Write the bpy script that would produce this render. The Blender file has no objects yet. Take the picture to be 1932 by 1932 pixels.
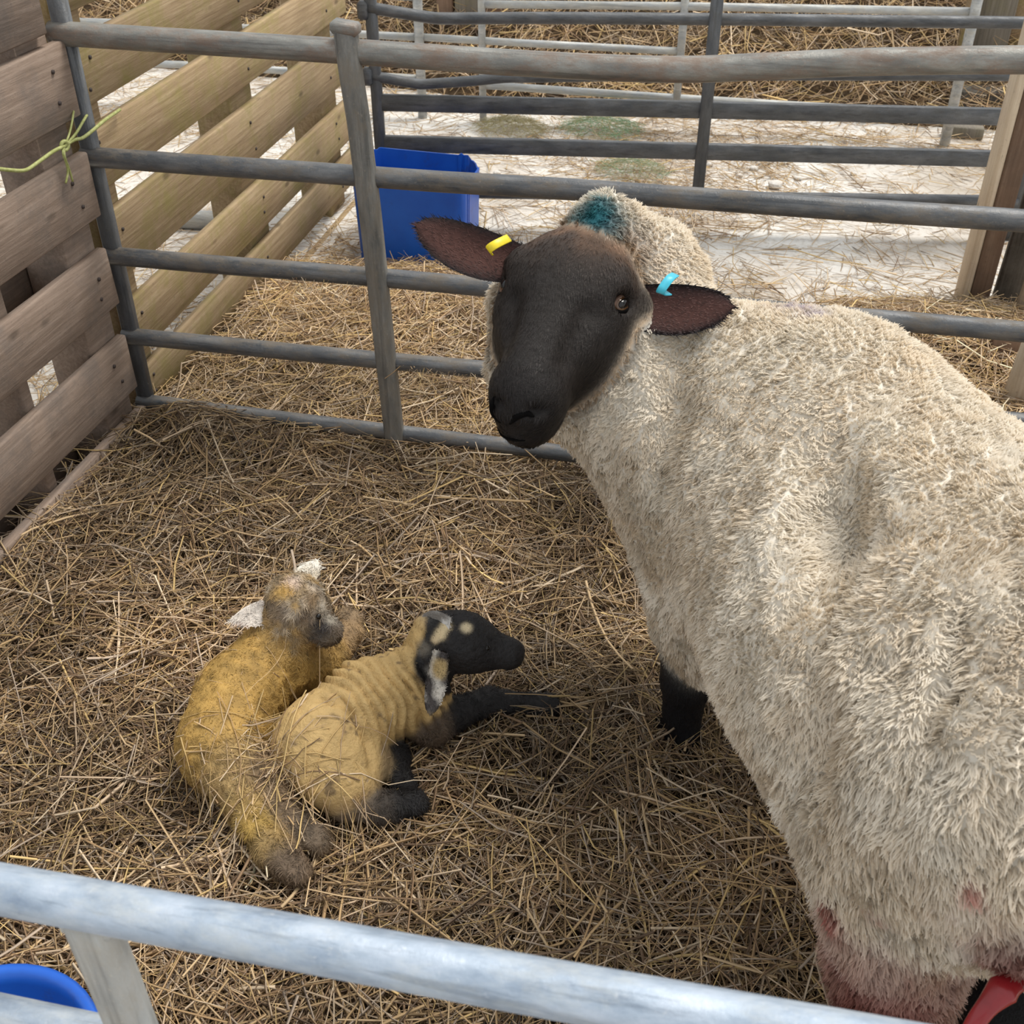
import bpy, bmesh, math
import numpy as np
from mathutils import Matrix, Vector

scene = bpy.context.scene
COL = scene.collection

# ------------------------------------------------------------------ camera
YAW, PITCH, ROLL, FPX = math.radians(-11.4), math.radians(36.47), math.radians(0.08), 2120.0
CAM = np.array([0.65785, -1.97481, 1.36639])
_f = np.array([math.sin(YAW)*math.cos(PITCH), math.cos(YAW)*math.cos(PITCH), -math.sin(PITCH)])
_r0 = np.array([math.cos(YAW), -math.sin(YAW), 0.0])
_u0 = np.cross(_r0, _f)
RV = math.cos(ROLL)*_r0 + math.sin(ROLL)*_u0
UV = -math.sin(ROLL)*_r0 + math.cos(ROLL)*_u0
FV = _f
cd = bpy.data.cameras.new('camera')
cam = bpy.data.objects.new('camera', cd)
COL.objects.link(cam)
M = Matrix.Identity(4)
for i in range(3):
    M[i][0], M[i][1], M[i][2], M[i][3] = RV[i], UV[i], -FV[i], CAM[i]
cam.matrix_world = M
cd.sensor_width = 36.0
cd.lens = 36.0*FPX/1932.0
cd.clip_start = 0.05
cd.clip_end = 60
scene.camera = cam
cd.dof.use_dof = True
cd.dof.focus_distance = 1.75
cd.dof.aperture_fstop = 14.0

# ------------------------------------------------------------------ light
w = bpy.data.worlds.new('overcast_sky')
scene.world = w
w.use_nodes = True
bg = w.node_tree.nodes['Background']
bg.inputs['Color'].default_value = (0.93, 0.97, 1.0, 1)
bg.inputs['Strength'].default_value = 0.92
sl = bpy.data.lights.new('daylight', 'SUN')
sl.energy = 3.0
sl.angle = math.radians(24)
sl.color = (1.0, 0.96, 0.89)
so = bpy.data.objects.new('daylight', sl)
COL.objects.link(so)
so.rotation_euler = Vector((-0.34, -0.34, -1.0)).to_track_quat('-Z', 'Y').to_euler()
vs = scene.view_settings
vs.view_transform = 'Standard'
vs.look = 'None'
vs.exposure = 0.0
vs.gamma = 1.0
vs.use_curve_mapping = False
scene.cycles.use_denoising = True
scene.cycles.max_bounces = 5
scene.cycles.diffuse_bounces = 3

# ------------------------------------------------------------------ helpers
RNG = np.random.default_rng(7)
def ray(x, y): return (x-966)/FPX*RV - (y-966)/FPX*UV + FV
def at_z(x, y, z):
    d = ray(x, y); return CAM + d*((z-CAM[2])/d[2])
def at_y(x, y, Y):
    d = ray(x, y); return CAM + d*((Y-CAM[1])/d[1])
def at_x(x, y, X):
    d = ray(x, y); return CAM + d*((X-CAM[0])/d[0])
def at_d(x, y, D): return CAM + ray(x, y)*D
def nrm(v):
    v = np.asarray(v, float); return v/np.maximum(np.linalg.norm(v, axis=-1, keepdims=True), 1e-12)

def fast_mesh(name, V, loops, lens, col=None, smooth=True):
    """mesh from numpy arrays: V (n,3), flat loop vertex indices, polygon sizes"""
    me = bpy.data.meshes.new(name)
    V = np.ascontiguousarray(V, np.float32)
    me.vertices.add(len(V)); me.vertices.foreach_set('co', V.ravel())
    loops = np.ascontiguousarray(loops, np.int32).ravel()
    me.loops.add(len(loops)); me.loops.foreach_set('vertex_index', loops)
    lens = np.asarray(lens, np.int32)
    st = np.concatenate([[0], np.cumsum(lens)[:-1]]).astype(np.int32)
    me.polygons.add(len(lens)); me.polygons.foreach_set('loop_start', st)
    me.update(calc_edges=True)
    if smooth: me.polygons.foreach_set('use_smooth', np.ones(len(lens), bool))
    if col is not None:
        at = me.color_attributes.new('Col', 'FLOAT_COLOR', 'POINT')
        c = np.ones((len(V), 4), np.float32); c[:, :3] = col
        at.data.foreach_set('color', c.ravel())
    me.validate()
    return me

def link(name, me, mat, parent=None):
    o = bpy.data.objects.new(name, me)
    COL.objects.link(o)
    if mat is not None and len(me.materials) == 0: me.materials.append(mat)
    if parent is not None: o.parent = parent
    return o
def tag(o, label=None, cat=None, group=None, kind=None):
    if label: o['label'] = label
    if cat: o['category'] = cat
    if group: o['group'] = group
    if kind: o['kind'] = kind
    return o
def empty(name, loc, label, cat, group=None):
    o = bpy.data.objects.new(name, None); COL.objects.link(o)
    o.location = [float(c) for c in loc]; o.empty_display_size = .05
    return tag(o, label, cat, group)
def child_mesh(name, V, F, mat, parent, smooth=False, col=None):
    """V in world coordinates; faces list of index tuples"""
    off = np.array(parent.location) if parent is not None else 0
    if parent is not None and parent.parent is not None: off = off + np.array(parent.parent.location)
    lens = [len(f) for f in F]
    me = fast_mesh(name, np.asarray(V)-off, np.concatenate([np.asarray(f) for f in F]), lens, col, smooth)
    return link(name, me, mat, parent)

# --- noise
_LAT = np.random.default_rng(11).random((64, 64, 64)).astype(np.float32)
def vnoise(P, s=1.0):
    q = np.asarray(P, np.float64)*s + 512.37
    i = np.floor(q).astype(int); f = q-i; f = f*f*(3-2*f)
    out = 0
    for a in (0, 1):
        for b in (0, 1):
            for c in (0, 1):
                wt = (f[..., 0] if a else 1-f[..., 0])*(f[..., 1] if b else 1-f[..., 1])*(f[..., 2] if c else 1-f[..., 2])
                out = out + wt*_LAT[(i[..., 0]+a) & 63, (i[..., 1]+b) & 63, (i[..., 2]+c) & 63]
    return out*2-1
def fbm(P, s, n=3):
    o = 0; a = 1.0
    for k in range(n):
        o = o + a*vnoise(np.asarray(P)+k*7.1, s); s *= 2.1; a *= .5
    return o
def n2(x, y, s):
    return vnoise(np.stack([x, y, np.zeros_like(x)+.5], -1), s)

# --- simple solids in world space
def box_vf(c, ax, ay, az, bev=.004):
    """chamfered box: centre, three half-axis vectors"""
    c = np.asarray(c, float); A = [np.asarray(v, float) for v in (ax, ay, az)]
    L = [np.linalg.norm(v) for v in A]; U = [v/l for v, l in zip(A, L)]
    b = min(bev, .45*min(L))
    V = []; ids = {}
    for sx in (-1, 1):
        for sy in (-1, 1):
            for sz in (-1, 1):
                s = (sx, sy, sz)
                for k in range(3):
                    p = c.copy()
                    for m in range(3):
                        p = p + U[m]*s[m]*(L[m] if m == k else L[m]-b)
                    ids[(s, k)] = len(V); V.append(p)
    F = []
    for k in range(3):
        i, j = [(1, 2), (2, 0), (0, 1)][k]
        for sg in (-1, 1):
            def S(a, bb):
                s = [0, 0, 0]; s[k] = sg; s[i] = a; s[j] = bb; return ids[(tuple(s), k)]
            q = [S(-1, -1), S(1, -1), S(1, 1), S(-1, 1)]
            F.append(q if sg > 0 else q[::-1])
    for k in range(3):            # edge chamfers along axis k
        i, j = [(1, 2), (2, 0), (0, 1)][k]
        for a in (-1, 1):
            for bb in (-1, 1):
                def S(z, ax_):
                    s = [0, 0, 0]; s[k] = z; s[i] = a; s[j] = bb; return ids[(tuple(s), ax_)]
                q = [S(-1, i), S(1, i), S(1, j), S(-1, j)]
                F.append(q if a*bb < 0 else q[::-1])
    for sx in (-1, 1):
        for sy in (-1, 1):
            for sz in (-1, 1):
                t = [ids[((sx, sy, sz), k)] for k in range(3)]
                F.append(t if sx*sy*sz > 0 else t[::-1])
    return np.array(V), F
def box(name, c, size, mat, parent, rz=0.0, bev=.004, tilt=None):
    R = Matrix.Rotation(rz, 3, 'Z')
    if tilt: R = R @ Matrix.Rotation(tilt[0], 3, 'X') @ Matrix.Rotation(tilt[1], 3, 'Y')
    R = np.array(R)
    V, F = box_vf(c, R[:, 0]*size[0]/2, R[:, 1]*size[1]/2, R[:, 2]*size[2]/2, bev)
    return child_mesh(name, V, F, mat, parent)
def beam(name, a, b, wdt, thk, side, mat, parent, bev=.003):
    a = np.asarray(a, float); b = np.asarray(b, float); d = nrm(b-a)
    s = np.asarray(side, float); s = nrm(s-d*(s@d)); t = np.cross(d, s)
    V, F = box_vf((a+b)/2, (b-a)/2, s*wdt/2, t*thk/2, bev)
    return child_mesh(name, V, F, mat, parent)
def catmull(P, n):
    P = np.asarray(P, float); Q = np.vstack([2*P[0]-P[1], P, 2*P[-1]-P[-2]]); out = []
    for i in range(1, len(Q)-2):
        for t in np.linspace(0, 1, n, endpoint=False):
            a, b, c, d = Q[i-1:i+3]
            out.append(.5*((2*b)+(-a+c)*t+(2*a-5*b+4*c-d)*t*t+(-a+3*b-3*c+d)*t**3))
    out.append(P[-1]); return np.array(out)
def tube_vf(P, r, n=16, flat=1.0):
    P = np.asarray(P, float); m = len(P); r = np.broadcast_to(np.asarray(r, float), (m,))
    T = nrm(np.gradient(P, axis=0)); ref = np.array([0, 0, 1.0])
    if abs(T[0]@ref) > .9: ref = np.array([0, 1.0, 0])
    V = []; x = nrm(np.cross(ref, T[0]))
    for i in range(m):
        x = nrm(x-T[i]*(x@T[i])); y = np.cross(T[i], x)
        a = np.linspace(0, 2*math.pi, n, endpoint=False)
        V.append(P[i]+r[i]*(np.outer(np.cos(a), x)+flat*np.outer(np.sin(a), y)))
    V = np.concatenate(V); F = []
    for i in range(m-1):
        for k in range(n):
            F.append((i*n+k, i*n+(k+1) % n, (i+1)*n+(k+1) % n, (i+1)*n+k))
    F.append(tuple(range(n))[::-1]); F.append(tuple(range((m-1)*n, m*n)))
    return V, F
def tube(name, P, r, mat, parent, n=16, smooth_path=0, flat=1.0):
    if smooth_path: P = catmull(P, smooth_path)
    V, F = tube_vf(P, r, n, flat)
    o = child_mesh(name, V, F, mat, parent, smooth=True)
    me = o.data
    sm = np.ones(len(me.polygons), bool); sm[-2:] = False
    me.polygons.foreach_set('use_smooth', sm)
    return o

# --- many thin strands in one mesh
def strand_mesh(name, paths, widths, cols, sides=3, flat=.5, up=None):
    """paths (n,m,3), widths (n,m), cols (n,m,3)"""
    n, m, _ = paths.shape
    T = nrm(np.gradient(paths, axis=1))
    if up is None:
        up = nrm(np.random.default_rng(3).normal(size=(n, 3)))
    x = nrm(np.cross(T, up[:, None, :])); y = np.cross(T, x)
    if sides == 2: A = [0, math.pi]
    else: A = np.linspace(0, 2*math.pi, sides, endpoint=False)
    V = np.stack([paths + widths[..., None]*(math.cos(a)*x + flat*math.sin(a)*y) for a in A], 2)
    C = np.repeat(cols[:, :, None, :], len(A), 2)
    base = (np.arange(n)*m*len(A))[:, None, None]
    s = len(A)
    i = np.arange(m-1)[None, :, None]; k = np.arange(s if s > 2 else 1)[None, None, :]
    k2 = (k+1) % s
    q = np.stack([base+i*s+k, base+i*s+k2, base+(i+1)*s+k2, base+(i+1)*s+k], -1).reshape(-1, 4)
    return fast_mesh(name, V.reshape(-1, 3), q, np.full(len(q), 4), C.reshape(-1, 3), smooth=True)

# --- signed-distance modelling of animals
class Field:
    def __init__(self, lo, hi, h):
        self.lo = np.array(lo, float); self.h = h
        self.n = np.ceil((np.array(hi)-self.lo)/h).astype(int)+1
        self.F = np.full(self.n, 0.5, np.float32); self.prims = []
    def _sub(self, lo, hi):
        a = np.clip(np.floor((lo-self.lo)/self.h).astype(int), 0, self.n-1)
        b = np.clip(np.ceil((hi-self.lo)/self.h).astype(int)+1, 1, self.n)
        sl_ = tuple(slice(p, q) for p, q in zip(a, b))
        g = np.stack(np.meshgrid(*[np.arange(p, q) for p, q in zip(a, b)], indexing='ij'), -1)*self.h+self.lo
        return sl_, g
    def _blend(self, sl_, d, k, sub=False):
        A = self.F[sl_]
        if sub:
            h = np.clip(.5-.5*(A+d)/k, 0, 1); self.F[sl_] = A*(1-h)+(-d)*h+k*h*(1-h)
        else:
            h = np.clip(.5+.5*(A-d)/k, 0, 1); self.F[sl_] = A*(1-h)+d*h-k*h*(1-h)
    def ell(self, c, axes, rad, k=.05, col=None, sub=False):
        c = np.asarray(c, float); R = np.array(axes, float); rad = np.asarray(rad, float)
        ext = np.sqrt(((R*rad[:, None])**2).sum(0))+k*1.2+.02
        sl_, g = self._sub(c-ext, c+ext)
        d = self.d_ell(g, c, R, rad).astype(np.float32)
        self._blend(sl_, d, k, sub)
        if col is not None: self.prims.append(('e', (c, R, rad), np.array(col, float)))
    @staticmethod
    def d_ell(P, c, R, rad):
        q = (P-c)@R.T
        k0 = np.linalg.norm(q/rad, axis=-1); k1 = np.linalg.norm(q/rad**2, axis=-1)
        return k0*(k0-1)/np.maximum(k1, 1e-9)
    def cone(self, a, b, r1, r2, k=.04, col=None, sub=False):
        a = np.asarray(a, float); b = np.asarray(b, float); rm = max(r1, r2)+k*1.2+.02
        sl_, g = self._sub(np.minimum(a, b)-rm, np.maximum(a, b)+rm)
        self._blend(sl_, self.d_cone(g, a, b, r1, r2).astype(np.float32), k, sub)
        if col is not None: self.prims.append(('c', (a, b, r1, r2), np.array(col, float)))
    @staticmethod
    def d_cone(P, a, b, r1, r2):
        ab = b-a; t = np.clip(((P-a)@ab)/(ab@ab), 0, 1)
        return np.linalg.norm(P-(a+t[..., None]*ab), axis=-1)-(r1+(r2-r1)*t)
    def surf(self, x, y):
        d = ray(x, y); t = np.arange(.8, 2.6, .002); P = CAM+d*t[:, None]
        I = np.round((P-self.lo)/self.h).astype(int); ok = ((I >= 0) & (I < self.n)).all(1)
        v = np.where(ok, self.F[tuple(np.clip(I, 0, self.n-1).T)], 1)
        j = np.argmax(v < 0); return P[j] if (v < 0).any() else None
    def fold(self, px, r, k):
        pts = [self.surf(x, y) for x, y in px]; pts = [p for p in pts if p is not None]
        for a_, b_ in zip(pts[:-1], pts[1:]): self.cone(a_, b_, r, r, k, None, True)
    def colours(self, P, tau=.012):
        W = []; C = []
        for kind, a, c in self.prims:
            d = self.d_ell(P, *a) if kind == 'e' else self.d_cone(P, *a)
            W.append(d); C.append(c)
        W = np.array(W); W = np.exp(-(W-W.min(0))/tau); W /= W.sum(0)
        return W.T@np.array(C)
    def mesh(self, smooth=2):
        F = self.F; S = F < 0
        c = np.zeros(np.array(F.shape)-1, np.int8)
        for dx in (0, 1):
            for dy in (0, 1):
                for dz in (0, 1):
                    c += S[dx:F.shape[0]-1+dx, dy:F.shape[1]-1+dy, dz:F.shape[2]-1+dz]
        I = np.argwhere((c > 0) & (c < 8))
        idx = np.full(c.shape, -1, np.int64); idx[tuple(I.T)] = np.arange(len(I))
        acc = np.zeros((len(I), 3)); cnt = np.zeros(len(I))
        cor = [(x, y, z) for x in (0, 1) for y in (0, 1) for z in (0, 1)]
        val = {o: F[I[:, 0]+o[0], I[:, 1]+o[1], I[:, 2]+o[2]].astype(float) for o in cor}
        for o in cor:
            for ax in range(3):
                if o[ax] == 0:
                    p = list(o); p[ax] = 1; p = tuple(p)
                    fa, fb = val[o], val[p]; mk = (fa < 0) != (fb < 0)
                    t = np.where(mk, fa/np.where(mk, fa-fb, 1), 0)
                    q = np.array(o, float)[None]+0*acc; q[:, ax] = t
                    acc[mk] += q[mk]; cnt[mk] += 1
        V = (I+acc/cnt[:, None])*self.h+self.lo
        Q = []
        for ax in range(3):
            sl0 = [slice(None)]*3; sl1 = [slice(None)]*3
            sl0[ax] = slice(0, -1); sl1[ax] = slice(1, None)
            A = S[tuple(sl0)]; B = S[tuple(sl1)]
            E = np.argwhere(A != B)
            o1, o2 = [(1, 2), (2, 0), (0, 1)][ax]
            ok = (E[:, o1] > 0) & (E[:, o2] > 0) & (E[:, o1] < c.shape[o1]) & (E[:, o2] < c.shape[o2])
            E = E[ok]; fl = A[tuple(E.T)]
            def cell(d1, d2):
                e = E.copy(); e[:, o1] += d1; e[:, o2] += d2; return idx[tuple(e.T)]
            q = np.stack([cell(-1, -1), cell(0, -1), cell(0, 0), cell(-1, 0)], 1)
            q = np.where(fl[:, None], q, q[:, ::-1]); Q.append(q)
        Q = np.concatenate(Q); Q = Q[(Q >= 0).all(1)]
        for _ in range(smooth):
            s = np.zeros_like(V); nn = np.zeros(len(V))
            for a, b in ((0, 1), (1, 2), (2, 3), (3, 0)):
                for d in range(3):
                    s[:, d] += np.bincount(Q[:, a], V[Q[:, b], d], len(V))
                    s[:, d] += np.bincount(Q[:, b], V[Q[:, a], d], len(V))
                nn += np.bincount(Q[:, a], minlength=len(V))+np.bincount(Q[:, b], minlength=len(V))
            V = V+.5*(s/np.maximum(nn, 1)[:, None]-V)
        return V, Q
def vnormals(V, Q):
    fn = np.cross(V[Q[:, 2]]-V[Q[:, 0]], V[Q[:, 3]]-V[Q[:, 1]])
    N = np.zeros_like(V)
    for k in range(4):
        for d in range(3): N[:, d] += np.bincount(Q[:, k], fn[:, d], len(V))
    return nrm(N)
def sample_surface(V, Q, N, n, wgt, rng):
    fc = V[Q].mean(1)
    area = .5*np.linalg.norm(np.cross(V[Q[:, 2]]-V[Q[:, 0]], V[Q[:, 3]]-V[Q[:, 1]]), axis=1)*wgt
    cs = np.cumsum(area); f = np.searchsorted(cs, rng.random(n)*cs[-1]).clip(0, len(Q)-1)
    a, b = rng.random(n)[:, None], rng.random(n)[:, None]
    q = Q[f]
    bl = lambda X: (X[q[:, 0]]*(1-a)+X[q[:, 1]]*a)*(1-b)+(X[q[:, 3]]*(1-a)+X[q[:, 2]]*a)*b
    return bl(V), nrm(bl(N)), f, (q, a, b)

def rect_sweep(name, P, wdt, thk, side, mat, parent):
    P = np.asarray(P, float); T = nrm(np.gradient(P, axis=0)); V = []; F = []
    for p, t in zip(P, T):
        s = nrm(np.asarray(side, float)-t*(np.asarray(side)@t)); u = np.cross(t, s)
        b = min(.12*wdt, .3*thk)
        for a, c in ((-wdt/2+b, -thk/2), (wdt/2-b, -thk/2), (wdt/2, -thk/2+b), (wdt/2, thk/2-b), (wdt/2-b, thk/2), (-wdt/2+b, thk/2), (-wdt/2, thk/2-b), (-wdt/2, -thk/2+b)):
            V.append(p+s*a+u*c)
    for i in range(len(P)-1):
        for k in range(8): F.append((i*8+k, i*8+(k+1) % 8, (i+1)*8+(k+1) % 8, (i+1)*8+k))
    F.append(tuple(range(8))[::-1]); F.append(tuple(range((len(P)-1)*8, len(P)*8)))
    return child_mesh(name, V, F, mat, parent)

# ------------------------------------------------------------------ materials
def new_mat(name, rough=.7, metallic=0.0, spec=.5):
    m = bpy.data.materials.new(name); m.use_nodes = True
    nt = m.node_tree; b = nt.nodes['Principled BSDF']
    b.inputs['Roughness'].default_value = rough; b.inputs['Metallic'].default_value = metallic
    b.inputs['Specular IOR Level'].default_value = spec
    return m, nt, b
def nd(nt, t, **kw):
    n = nt.nodes.new(t)
    for k, v in kw.items():
        if k in n.inputs.keys(): n.inputs[k].default_value = v
        else: setattr(n, k, v)
    return n
def ramp(nt, fac, stops):
    r = nt.nodes.new('ShaderNodeValToRGB')
    el = r.color_ramp.elements
    while len(el) < len(stops): el.new(.5)
    for e, (p, c) in zip(el, stops): e.position = p; e.color = (*c, 1)
    nt.links.new(fac, r.inputs['Fac']); return r.outputs['Color']
def coords(nt, scale=(1, 1, 1), rot=(0, 0, 0), kind='Object', rnd=True):
    tc = nt.nodes.new('ShaderNodeTexCoord'); mp = nt.nodes.new('ShaderNodeMapping')
    mp.inputs['Scale'].default_value = scale; mp.inputs['Rotation'].default_value = rot
    nt.links.new(tc.outputs[kind], mp.inputs['Vector'])
    if rnd:
        oi = nt.nodes.new('ShaderNodeObjectInfo'); ad = nt.nodes.new('ShaderNodeVectorMath'); ad.operation = 'MULTIPLY_ADD'
        ad.inputs[1].default_value = (37, 53, 71)
        nt.links.new(oi.outputs['Random'], ad.inputs[0]); nt.links.new(mp.outputs['Vector'], ad.inputs[2])
        return ad.outputs['Vector']
    return mp.outputs['Vector']
def noise(nt, vec, scale, detail=4, rough=.55):
    n = nd(nt, 'ShaderNodeTexNoise', Scale=scale, Detail=detail, Roughness=rough)
    nt.links.new(vec, n.inputs['Vector']); return n.outputs['Fac']
def mix(nt, fac, a, b, mode='MIX'):
    m = nt.nodes.new('ShaderNodeMix'); m.data_type = 'RGBA'; m.blend_type = mode
    for s, v in ((m.inputs[0], fac), (m.inputs[6], a), (m.inputs[7], b)):
        if hasattr(v, 'is_output'): nt.links.new(v, s)
        elif isinstance(v, (int, float)): s.default_value = v
        else: s.default_value = (*v, 1)
    return m.outputs[2]
def bump(nt, b, h, strength=.3, dist=.002):
    n = nd(nt, 'ShaderNodeBump', Strength=strength, Distance=dist)
    nt.links.new(h, n.inputs['Height']); nt.links.new(n.outputs['Normal'], b.inputs['Normal'])

def steel(name, dark, mid, pale, dust, rough=.5, metal=.35, dust_amt=.5, xs=3, axis=0):
    m, nt, b = new_mat(name, rough, metal)
    def ax_(a_, b_):
        s_ = [b_, b_, b_]; s_[axis] = a_; return tuple(s_)
    v = coords(nt, ax_(xs, 12))
    c = ramp(nt, noise(nt, v, 3.0, 7, .65), [(.30, dark), (.50, mid), (.70, pale)])
    st = ramp(nt, noise(nt, coords(nt, ax_(1.6, 55)), 1.6, 6, .65), [(.36, (1, 1, 1)), (.47, (0, 0, 0))])
    c = mix(nt, mul(nt, st, .55), c, tuple(.55*x for x in dark))
    d = ramp(nt, noise(nt, coords(nt, ax_(7, 16)), 2.2, 9, .75), [(.46, (0, 0, 0)), (.62, (1, 1, 1))])
    col = mix(nt, mul(nt, d, dust_amt), c, dust)
    sp = ramp(nt, noise(nt, coords(nt, ax_(60, 90)), 2.0, 6, .75), [(.60, (0, 0, 0)), (.68, (1, 1, 1))])
    col = mix(nt, mul(nt, sp, .7*dust_amt), col, tuple(min(.8, 1.5*x+.05) for x in dust))
    nt.links.new(col, b.inputs['Base Color'])
    r_ = nd(nt, 'ShaderNodeMapRange'); r_.inputs['To Min'].default_value = rough-.1; r_.inputs['To Max'].default_value = rough+.3
    nt.links.new(d, r_.inputs['Value']); nt.links.new(r_.outputs['Result'], b.inputs['Roughness'])
    bump(nt, b, noise(nt, coords(nt, (60, 60, 60)), 3, 7, .7), .35, .003)
    return m
def mul(nt, v, k):
    ml = nd(nt, 'ShaderNodeMath', operation='MULTIPLY'); ml.inputs[1].default_value = k
    nt.links.new(v, ml.inputs[0]); return ml.outputs[0]
M_STEEL = steel('galvanised_steel_weathered', (.06, .066, .075), (.115, .12, .127), (.21, .21, .21), (.21, .17, .125), .46, .25, .62)
M_STEEL_V = steel('galvanised_steel_weathered_upright', (.11, .11, .105), (.20, .195, .18), (.30, .29, .265), (.25, .21, .16), .5, .2, .6, 3, 2)
M_STEEL_DARK_V = steel('steel_dark_grey_upright', (.06, .065, .072), (.105, .11, .118), (.17, .175, .182), (.17, .155, .13), .5, .2, .3, 3, 2)
M_STEEL_TOP = steel('galvanised_steel_rubbed', (.13, .12, .11), (.22, .215, .195), (.34, .33, .30), (.26, .17, .12), .48, .25, .6)
M_STEEL_DARK = steel('steel_dark_grey', (.06, .065, .072), (.105, .11, .118), (.17, .175, .182), (.17, .155, .13), .5, .2, .3)
M_STEEL_FAR = steel('galvanised_steel_pale', (.30, .32, .33), (.42, .43, .43), (.60, .60, .56), (.48, .44, .36), .5, .15, .5)
M_STEEL_NEAR = steel('galvanised_steel_bright', (.22, .28, .37), (.39, .46, .55), (.56, .62, .71), (.58, .58, .54), .42, .2, .4, 5)
M_STEEL_BAR = steel('galvanised_flat_bar', (.34, .34, .33), (.44, .44, .42), (.52, .51, .48), (.42, .37, .30), .55, .1, .5, 3, 2)

def wood(name, dark, mid, pale, stain, stain_amt, axis=1, rough=.85):
    m, nt, b = new_mat(name, rough, 0, .25)
    sc = [95, 95, 95]; sc[axis] = 3.2
    g = noise(nt, coords(nt, tuple(sc)), 1.5, 8, .7)
    sc2 = [9, 9, 9]; sc2[axis] = .9
    g2 = noise(nt, coords(nt, tuple(sc2)), 1.3, 4, .6)
    c = ramp(nt, g, [(.33, dark), (.5, mid), (.66, pale)])
    c = mix(nt, .45, c, ramp(nt, g2, [(.3, dark), (.55, mid), (.75, pale)]))
    s = ramp(nt, noise(nt, coords(nt, (5, 5, 5)), 1.6, 9, .75), [(.46, (0, 0, 0)), (.64, (1, 1, 1))])
    sp = ramp(nt, noise(nt, coords(nt, (70, 70, 70)), 1.6, 6, .75), [(.60, (0, 0, 0)), (.70, (1, 1, 1))])
    c = mix(nt, mul(nt, sp, .5), c, tuple(.4*x for x in dark))
    ml = nd(nt, 'ShaderNodeMath', operation='MULTIPLY'); ml.inputs[1].default_value = stain_amt
    nt.links.new(s, ml.inputs[0]); c = mix(nt, ml.outputs[0], c, stain)
    # knots: sparse dark ovals
    vo = nd(nt, 'ShaderNodeTexVoronoi', Scale=1.0); sk = [13, 13, 13]; sk[axis] = 5.5
    nt.links.new(coords(nt, tuple(sk)), vo.inputs['Vector'])
    kf = ramp(nt, vo.outputs['Distance'], [(.05, (1, 1, 1)), (.13, (0, 0, 0))])
    mk = nd(nt, 'ShaderNodeMath', operation='MULTIPLY'); mk.inputs[1].default_value = .6
    nt.links.new(kf, mk.inputs[0])
    c = mix(nt, mk.outputs[0], c, tuple(.35*x for x in dark))
    oi = nt.nodes.new('ShaderNodeObjectInfo')
    vr = nd(nt, 'ShaderNodeMapRange'); vr.inputs['To Min'].default_value = .78; vr.inputs['To Max'].default_value = 1.18
    nt.links.new(oi.outputs['Random'], vr.inputs['Value'])
    hs = nt.nodes.new('ShaderNodeHueSaturation'); nt.links.new(vr.outputs['Result'], hs.inputs['Value']); nt.links.new(c, hs.inputs['Color'])
    nt.links.new(hs.outputs['Color'], b.inputs['Base Color'])
    bump(nt, b, g, .5, .003)
    return m
M_WOOD_NEAR = wood('pallet_wood_grey_brown', (.16, .115, .085), (.27, .20, .155), (.39, .305, .245), (.15, .125, .11), .65)
M_WOOD_FAR = wood('pallet_wood_tan', (.21, .14, .078), (.37, .265, .155), (.53, .41, .26), (.27, .23, .075), .7)
M_WOOD_PALE = wood('sawn_wood_pale', (.42, .32, .22), (.58, .47, .34), (.70, .60, .47), (.40, .30, .22), .4, 2)
M_WOOD_RED = wood('sawn_wood_reddish', (.15, .09, .06), (.24, .155, .105), (.33, .23, .165), (.14, .10, .075), .5, 2)
M_WOOD_DARK = wood('weathered_wood_dark', (.07, .06, .05), (.13, .115, .095), (.24, .21, .18), (.34, .32, .29), .35, 2)
M_WOOD_GREY = wood('weathered_post_grey', (.13, .115, .095), (.24, .21, .17), (.34, .30, .25), (.22, .20, .10), .4, 2)

def vcol_mat(name, rough=.75, spec=.3, sheen=0, trans=0):
    m, nt, b = new_mat(name, rough, 0, spec)
    a = nd(nt, 'ShaderNodeVertexColor', layer_name='Col')
    nt.links.new(a.outputs['Color'], b.inputs['Base Color'])
    if trans:
        tr = nt.nodes.new('ShaderNodeBsdfTranslucent'); mx = nt.nodes.new('ShaderNodeMixShader'); mx.inputs[0].default_value = trans
        nt.links.new(a.outputs['Color'], tr.inputs['Color']); nt.links.new(b.outputs[0], mx.inputs[1]); nt.links.new(tr.outputs[0], mx.inputs[2])
        nt.links.new(mx.outputs[0], nt.nodes['Material Output'].inputs['Surface'])
    return m
M_STRAW = vcol_mat('straw', .6, .35)
M_WOOL = vcol_mat('fleece', .9, .1, 0, .45)
M_SKIN = vcol_mat('ewe_skin', .85, .15)
M_FUR = vcol_mat('short_face_fur', .6, .2)
M_FACE = vcol_mat('black_face_skin', .42, .20)
_nf = M_FACE.node_tree
bump(_nf, _nf.nodes['Principled BSDF'], noise(_nf, coords(_nf, (1, 1, 1), rnd=False), 260, 5, .7), .7, .003)
M_LAMB = vcol_mat('lamb_skin', .6, .35)
_nt = M_LAMB.node_tree
bump(_nt, _nt.nodes['Principled BSDF'], noise(_nt, coords(_nt, (1, 1, 1), rnd=False), 170, 4, .6), .9, .004)
M_LAMBFUZZ = vcol_mat('lamb_fuzz', .6, .3)

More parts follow.
